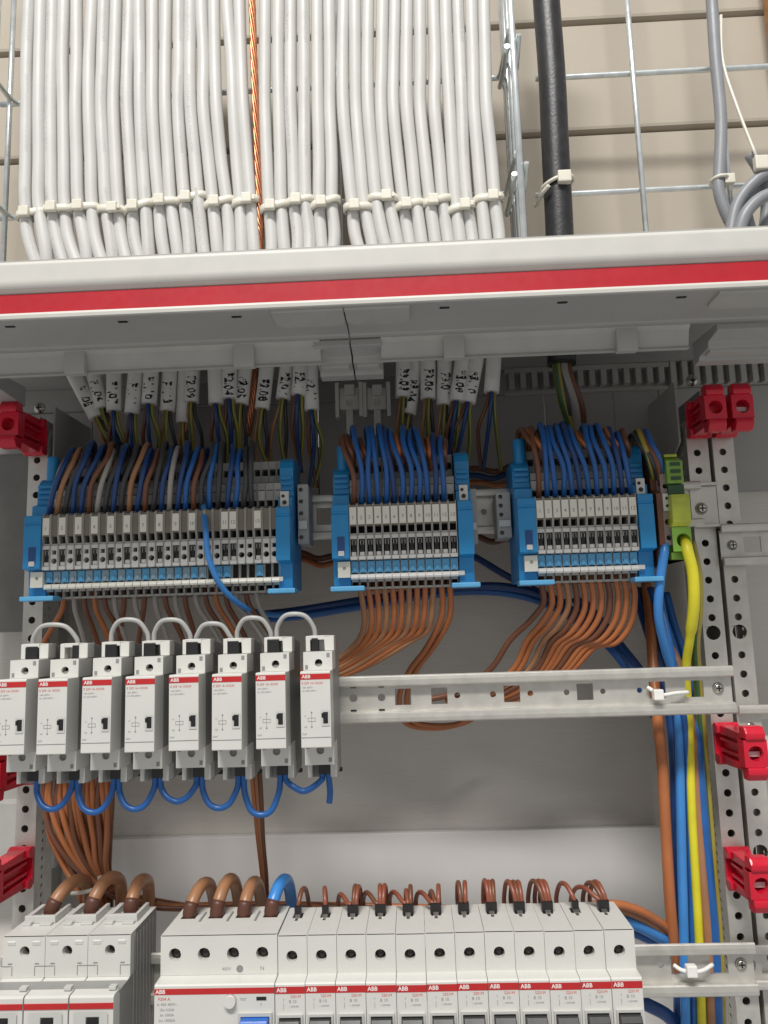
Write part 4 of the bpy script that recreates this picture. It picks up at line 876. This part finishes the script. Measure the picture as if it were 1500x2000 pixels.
# ============================================================ BOTTOM ROW: BREAKERS
ZT = -163.5
def bscrew(o, x, z, y, r):
    screw_mb((x, y, z), r).build('screw', M_HOLE, o); MB().box(x-r*.75, x+r*.75, y-r*.5-.2, y-r*.5+.1, z-.25, z+.25).build('slot', M_BLACK, o)
def breaker(i):
    """narrow single pole breaker; local frame: back centre at the top, rail plane y=0"""
    hw = 7.87; t = thing('circuit_breaker', '', 'breaker', (0, 500, ZT), 'narrow single pole breakers')
    MB().prism([(0, -.2), (-36, -.2), (-36, -80), (0, -80)], -hw+.1, hw-.1).build('body', M_WHITE, t, bevel=.3)
    # top face with wire opening
    mb = MB(); mb.cell(-hw, hw, -43.2, 0, (-1.2, -13, 's', 2.9, 4.5), lambda a, b, d: (a, b, .25-d), 1.2)
    mb.v = [v for v in mb.v]; mb.build('top_face', M_WHITE, t)
    MB().box(-3.9, 1.5, -17.3, -8.7, -.15, -.05).build('wire_opening', M_HOLE, t)
    MB().box(-2.1, -.3, -21.5, -17.8, .12, .32).build('clamp_slot', M_HOLE, t)
    mb = MB(); mb.cell(-hw, hw, -19.6, -.1, (-.4, -10.4, 'o', 3.05), lambda a, b, d: (a, -43.4+d, b), 6.5)
    mb.box(-hw, -hw+.5, -43.3, -36, -19.6, 0); mb.box(hw-.5, hw, -43.3, -36, -19.6, 0); sh = mb.build('shoulder', M_WHITE, t)
    bscrew(sh, -.4, -10.4, -38.5, 2.9)
    nose = MB().prism([(-36, -19.3), (-43.4, -19.3), (-44.4, -19.35), (-52.8, -19.6), (-53.6, -20.3), (-53.6, -62), (-52.6, -63), (-36, -63)], -hw, hw).build('nose', M_WHITE, t, bevel=.25)
    MB().box(-hw+.05, hw-.05, -53.75, -53.3, -24.7, -21.3).build('red_stripe', M_STRIPE, nose)
    mb = MB().text('ABB', -4.4, -53.82, -22.95, 2.9, 0, .06); mb.text('S201M', 3.0, -53.68, -26.2, 2.0, 1); mb.text('B 10', 1.4, -53.68, -28.6, 2.2, 2); mb.text('1', -3.4, -53.68, -27.8, 2.0, 2); mb.text('~ 230/400', 2.0, -53.68, -31, 1.3, 2)
    mb.box(-3.5, -3.3, -53.68, -53.6, -32.4, -29.4, 2)
    mb.build('lettering', [M_WINK, M_RINK, M_GINK], nose)
    mb = MB(); mb.cell(-6.6, 6.6, -58, -34.6, (0, -46.6, 's', 5.7, 10.8), lambda a, b, d: (a, -55+d, b), 1.4); mb.box(-6.65, -6.55, -55, -53.6, -58, -34.6); mb.box(6.55, 6.65, -55, -53.6, -58, -34.6); mb.box(-6.6, 6.6, -55, -53.6, -34.65, -34.55)
    fr = mb.build('toggle_frame', M_WHITE2, nose)
    MB().prism([(-53.7, -36.2), (-58, -36.3), (-60, -39), (-57, -46), (-54.5, -57), (-53.7, -57)], -5.4, 5.4).build('toggle', M_BLACK, fr, bevel=.4)
    MB().prism([(-36, -63.2), (-43, -63.2), (-43, -80), (-36, -80)], -hw, hw).build('lower_shoulder', M_WHITE, t, bevel=.3)
    return t
B0 = breaker(0); BP = 15.95; XB0 = -80.1+BP/2
bx_ = [XB0+i*BP for i in range(12)]
for i in range(12):
    o = B0 if i == 0 else copy_tree(B0); o.location = Vector((bx_[i], 500+random.uniform(-.35, .35), ZT+random.uniform(-.2, .2)))*S; o.rotation_euler = (random.uniform(-.004, .004), 0, 0)
    o['label'] = '%s narrow white breaker, counted from the wide blue toggle breaker' % nth(i) if i < 11 else 'last narrow white breaker at the right end of the bottom row'
# wide residual current breaker
t = thing('residual_current_breaker', 'wide white breaker with blue toggle and test button', 'breaker', (-112.3, 500, ZT+1)); hw = 31.9
MB().prism([(0, -.2), (-36, -.2), (-36, -80), (0, -80)], -hw+.1, hw-.1).build('body', M_WHITE, t, bevel=.3)
PXS = [-24.1, -8.2, 7.7, 23.6]
mb = MB(); edges = [-hw, -16.1, -.2, 15.7, hw]
for k in range(4): mb.cell(edges[k], edges[k+1], -43.2, 0, (PXS[k]-.2, -14, 's', 4.2, 4.4), lambda a, b, d: (a, b, .25-d), 1.2)
mb.build('top_face', M_WHITE, t)
for k in range(4):
    MB().box(PXS[k]-4.8, PXS[k]+4.4, -18.6, -9.4, -.15, -.05).build('wire_opening', M_HOLE, t)
    if k < 3: MB().box(PXS[k]+7.6, PXS[k]+8.6, -24, -9, .1, .9).build('divider', M_SIDE, t)
mb = MB()
for k in range(4): mb.cell(edges[k], edges[k+1], -20, -.1, (PXS[k], -9.6, 'o', 3.4), lambda a, b, d: (a, -43.4+d, b), 6.5)
mb.box(-hw, -hw+.5, -43.3, -36, -20, 0); mb.box(hw-.5, hw, -43.3, -36, -20, 0); sh = mb.build('shoulder', M_WHITE, t)
for k in range(4): bscrew(sh, PXS[k], -9.6, -38.5, 3.2)
MB().text('400V', 4.2, -43.46, -17.2, 2.4).text('N', 23.6, -43.46, -17.2, 3).build('lettering', M_GINK, sh)
mb = MB().cyl((11.4, -43.42, -17.2), (0, -1, 0), 1.9, .05, 16); mb.build('test_mark', M_GINK, sh)
nose = MB().prism([(-36, -20.1), (-43.4, -20.1), (-44.4, -20.2), (-52.8, -20.5), (-53.6, -21.2), (-53.6, -62), (-52.6, -63), (-36, -63)], -hw, hw).build('nose', M_WHITE, t, bevel=.25)
MB().box(-hw+.05, hw-.05, -53.75, -53.3, -25.4, -22.5).build('red_stripe', M_STRIPE, nose)
mb = MB().text('ABB', -28.6, -53.82, -23.95, 2.9, 0, .06)
mb.text('F204 A', -26.6, -53.68, -27.6, 2.2, 1)
for k, s_ in enumerate(('In 40A 400V~', 'I\u0394n 0,03A', 'Im 1000A', 'Inc 10000A')): mb.text(s_, -25, -53.68, -30.2+k*-2.6, 1.9, 2)
mb.text('TEST', 15.4, -53.68, -28.2, 1.7, 2); mb.text('T', 24.8, -53.68, -31, 1.8, 2); mb.build('lettering', [M_WINK, M_RINK, M_GINK], nose)
MB().cyl((8.6, -53.6, -28.6), (0, -1, 0), 3.3, 2.6, 20, r2=3.0).build('test_button', M_WHITE, nose)
MB().box(22.4, 27.6, -53.9, -53.2, -28.6, -27).build('flag_window', M_BLACK, nose)
mb = MB(); mb.cell(13, 30.6, -60, -34.6, (21.8, -47.3, 's', 7.6, 11.2), lambda a, b, d: (a, -55+d, b), 1.4); mb.box(12.95, 13.05, -55, -53.6, -60, -34.6); mb.box(13, 30.6, -55, -53.6, -34.65, -34.55); fr = mb.build('toggle_frame', M_WHITE2, nose)
MB().prism([(-53.7, -36.4), (-59, -36.6), (-61, -39.4), (-57, -47), (-54.5, -58), (-53.7, -58)], 14.6, 29).build('toggle', M_TOG, fr, bevel=.5)
# big three pole breaker at lower left
BW = 24.1; XBIG = -163.7-1.5*BW
t = thing('main_breaker', 'big three pole white breaker at the lower left corner', 'breaker', (XBIG, 510, ZT-1)); hw = 1.5*BW
MB().prism([(0, 0), (-37, 0), (-37, -22), (-60, -22), (-60, -100), (0, -100)], -hw+.2, hw-.2).build('body', M_SIDE, t, bevel=.4)
for k in range(3):
    xc = (k-1)*BW; e0, e1 = xc-BW/2+.12, xc+BW/2-.12
    mb = MB(); mb.cell(e0, e1, -44.6, -.5, (xc+.2, -12, 's', 4.6, 4.6), lambda a, b, d: (a, b, .3-d), 2); top = mb.build('top_face', M_WHITE, t)
    MB().box(xc-5, xc+5.2, -17.2, -6.8, -.2, -.1).build('wire_opening', M_HOLE, top)
    mb = MB(); mb.box(xc-9.4, xc+8.8, -26, -24.6, .3, 4.6); mb.box(xc-9.4, xc-6.4, -24.6, -4, .3, 4.2); mb.box(xc+6.6, xc+8.8, -24.6, -4, .3, 4.2); mb.box(xc-9, xc+8.4, -23, -19.4, .3, 3.2); mb.box(xc-9, xc-4, -30, -26, .3, 2); mb.box(xc+1, xc+8, -30, -26, .3, 1.6)
    mb.build('wire_collar', M_WHITE2, top, bevel=.5)
    mb = MB(); mb.cell(e0, e1, -21.4, 0, (xc+.4, -7.8, 'o', 2.9), lambda a, b, d: (a, -45+d, b), 8); mb.box(e0, e0+.5, -44.9, -37, -21.4, 0); mb.box(e1-.5, e1, -44.9, -37, -21.4, 0); sh = mb.build('shoulder', M_WHITE, t)
    MB().cyl((xc+.4, -38, -7.8), (0, -1, 0), 2.8, .4, 16).build('screw', M_HOLE, sh)
    for a in (-7, 7): MB().prism([(-45.5, -2.6), (-45.2, -4.4), (-44.9, -4.6), (-44.9, -2.2)], xc+a-2.2, xc+a+2.2).build('highlight_boss', M_WHITE, sh, bevel=.2)
    for a in (-1, 1):
        MB().box(xc+a*9.4-2.8, xc+a*9.4+2.4, -45.12, -44.8, -15.6, -15.2).build('groove', M_GINK, sh); MB().box(xc+a*6.4-.2, xc+a*6.4+.2, -45.12, -44.8, -20.4, -15.2).build('groove', M_GINK, sh); MB().box(xc+a*7.6-1.2, xc+a*7.6+1.2, -45.14, -44.8, -14.4, -13.8).build('groove', M_GINK, sh)
    ns = MB().prism([(-37, -21.5), (-45.2, -21.5), (-57, -23.4), (-61, -23.4), (-61, -20.8), (-67.4, -21.2), (-68.8, -22), (-69, -100), (-37, -100)], e0+.2, e1-.2).build('nose', M_WHITE, t, bevel=.35)
    MB().box(e0+.3, e1-.3, -69.2, -68.4, -27.4, -24.6).build('red_stripe', M_STRIPE, ns)
    mb = MB(); mb.cell(xc-9, xc+9, -70, -29, (xc+1, -45, 's', 3.6, 14), lambda a, b, d: (a, -69.5+d, b), 6); fr = mb.build('toggle_frame', M_WHITE2, ns)
    MB().box(xc-2.2, xc+4.2, -70, -64, -58, -31.6).build('toggle', M_BLACK, fr, bevel=.6)
    MB().box(xc+7, xc+11, -64, -60, -20.6, -18.8).build('latch', M_WHITE2, ns, bevel=.4)
for k in range(7):
    MB().box(hw-.2, hw+.25, -40+k*5.4, -38.6+k*5.4, -60, -3).build('side_rib', M_SIDE, t, bevel=.1)

# thick brown and blue wires feeding the wide breakers
def thick(xc, y0, zt, dx, peak, m_, lab, base_r=3.7, back=36):
    q = [(xc, y0+1, zt-2), (xc, y0, zt+2), (xc+dx*.25, y0+2, zt+peak*.55), (xc+dx*.65, y0+9, zt+peak*.93), (xc+dx, y0+18, zt+peak*.96), (xc+dx*1.2, y0+28, zt+peak*.5), (xc+dx*1.25, y0+back, zt-12), (xc+dx*1.25, y0+back+2, zt-40)]
    t = thing('feed_wire', lab, 'wire', q[0], 'thick feed wires'); O = Vector(q[0])
    MB().tube([Vector(p)-O for p in q], base_r, 14, 7).build('insulation', m_, t)
    qq = [Vector(p)-O for p in q]; MB().tube([cat(qq, k/6*.27) for k in range(7)], base_r+.45, 16, 1).build('collar', mat('brown_sleeve', (.10, .038, .024), .45), t)
for k in range(3):
    thick(XBIG+(k-1)*BW+.2, 498, ZT+.5, (8.5, 6, .8)[k], (13.5, 15, 13)[k], M_TAN, ('left', 'middle', 'right')[k]+' thick tan wire entering the three pole breaker', 3.9, 30)
for k in range(4):
    thick(-112.3+PXS[k]-.2, 486, ZT+1.5, (4.5, 4, 2.5, 5)[k], (13, 15, 13, 14)[k], M_TAN if k < 3 else M_SBL, ['first thick tan wire entering the blue toggle breaker', 'second thick tan wire entering the blue toggle breaker', 'third thick tan wire entering the blue toggle breaker', 'thick sky blue wire entering the blue toggle breaker'][k], 3.6, 38)
# brown wires looping into the narrow breakers
specs = [[(4, 15, 0)], [(-3, 15, 0)], [(-12, 10, -1.6), (1, 16, .4), (2, 15.5, 1.8)], [(-13, 11, -1.6), (-1, 16, 0), (1.5, 16, 1.6)], [(-13, 11, -1.6), (-2, 12, 0), (0, 15, 1.6)], [(-13, 10.5, -1.6), (-4, 11, 0), (1, 15, 1.7)], [(-1.5, 17, -1.3), (1.2, 17, 1.3)], [(-2, 18, -1.3), (-.5, 17, .2), (1.4, 17.5, 1.6)], [(-6, 17, -1.7), (-3, 16.6, 0), (-1, 16.6, 1.7)], [(-8, 17, -1.7), (-5, 17, 0), (-3, 16.6, 1.7)], [(-9, 15, 0)], [(-16, 12, -1.7), (-9, 15, 0), (-6, 15.6, 1.7)]]
for i, sp in enumerate(specs):
    xc = bx_[i]-1.2; leanx = 0 if i < 8 else 1.2
    for k, (dx, pk, ox) in enumerate(sp):
        dx *= .72; pk *= 1.05
        q = [(xc+ox, 487, ZT-1), (xc+ox, 487, ZT+5), (xc+ox+dx*.22, 489, ZT+pk*.58), (xc+ox+dx*.55, 494, ZT+pk*.78), (xc+ox+dx*.85, 502, ZT+pk*.62), (xc+ox+dx*1.05, 509, ZT+pk*.05), (xc+ox+dx*1.15, 514, ZT-12), (xc+ox+dx*1.2-8, 526, ZT-20)]
        lab = ('brown wire' if len(sp) == 1 else ('left', 'right')[k]+' brown wire' if len(sp) == 2 else ('left', 'middle', 'right')[k]+' brown wire')+' looping into the %s narrow breaker' % (nth(i) if i < 11 else 'last')
        tag(MB().tube(q, 1.35, 10, 6).build('breaker_wire', M_BRN if (i+k) % 3 == 0 else mat('wire_red_brown', (.25, .075, .042), .36, vary=.12, scale=45), org=q[0]), lab, 'wire', 'brown wires looping into the narrow breakers')
    o = thing('black_ferrule', 'black ferrule on the %s narrow breaker' % (nth(i) if i < 11 else 'last'), 'ferrule', (xc, 487, ZT), 'black ferrules on the breakers')
    w_ = 1.9 if len(sp) == 1 else 3.2
    MB().prism([(-2.4, -1), (-2.8, 6), (2.4, 6), (2.4, -1)], -w_, w_).build('sleeve', M_BLACK, o, bevel=.5)
    MB().prism([(-5.6, .35), (-5.6, .9), (-2.4, 1.6), (-2.4, .35)], -1.6, 1.6).build('tip', M_SCREW, o, bevel=.2)
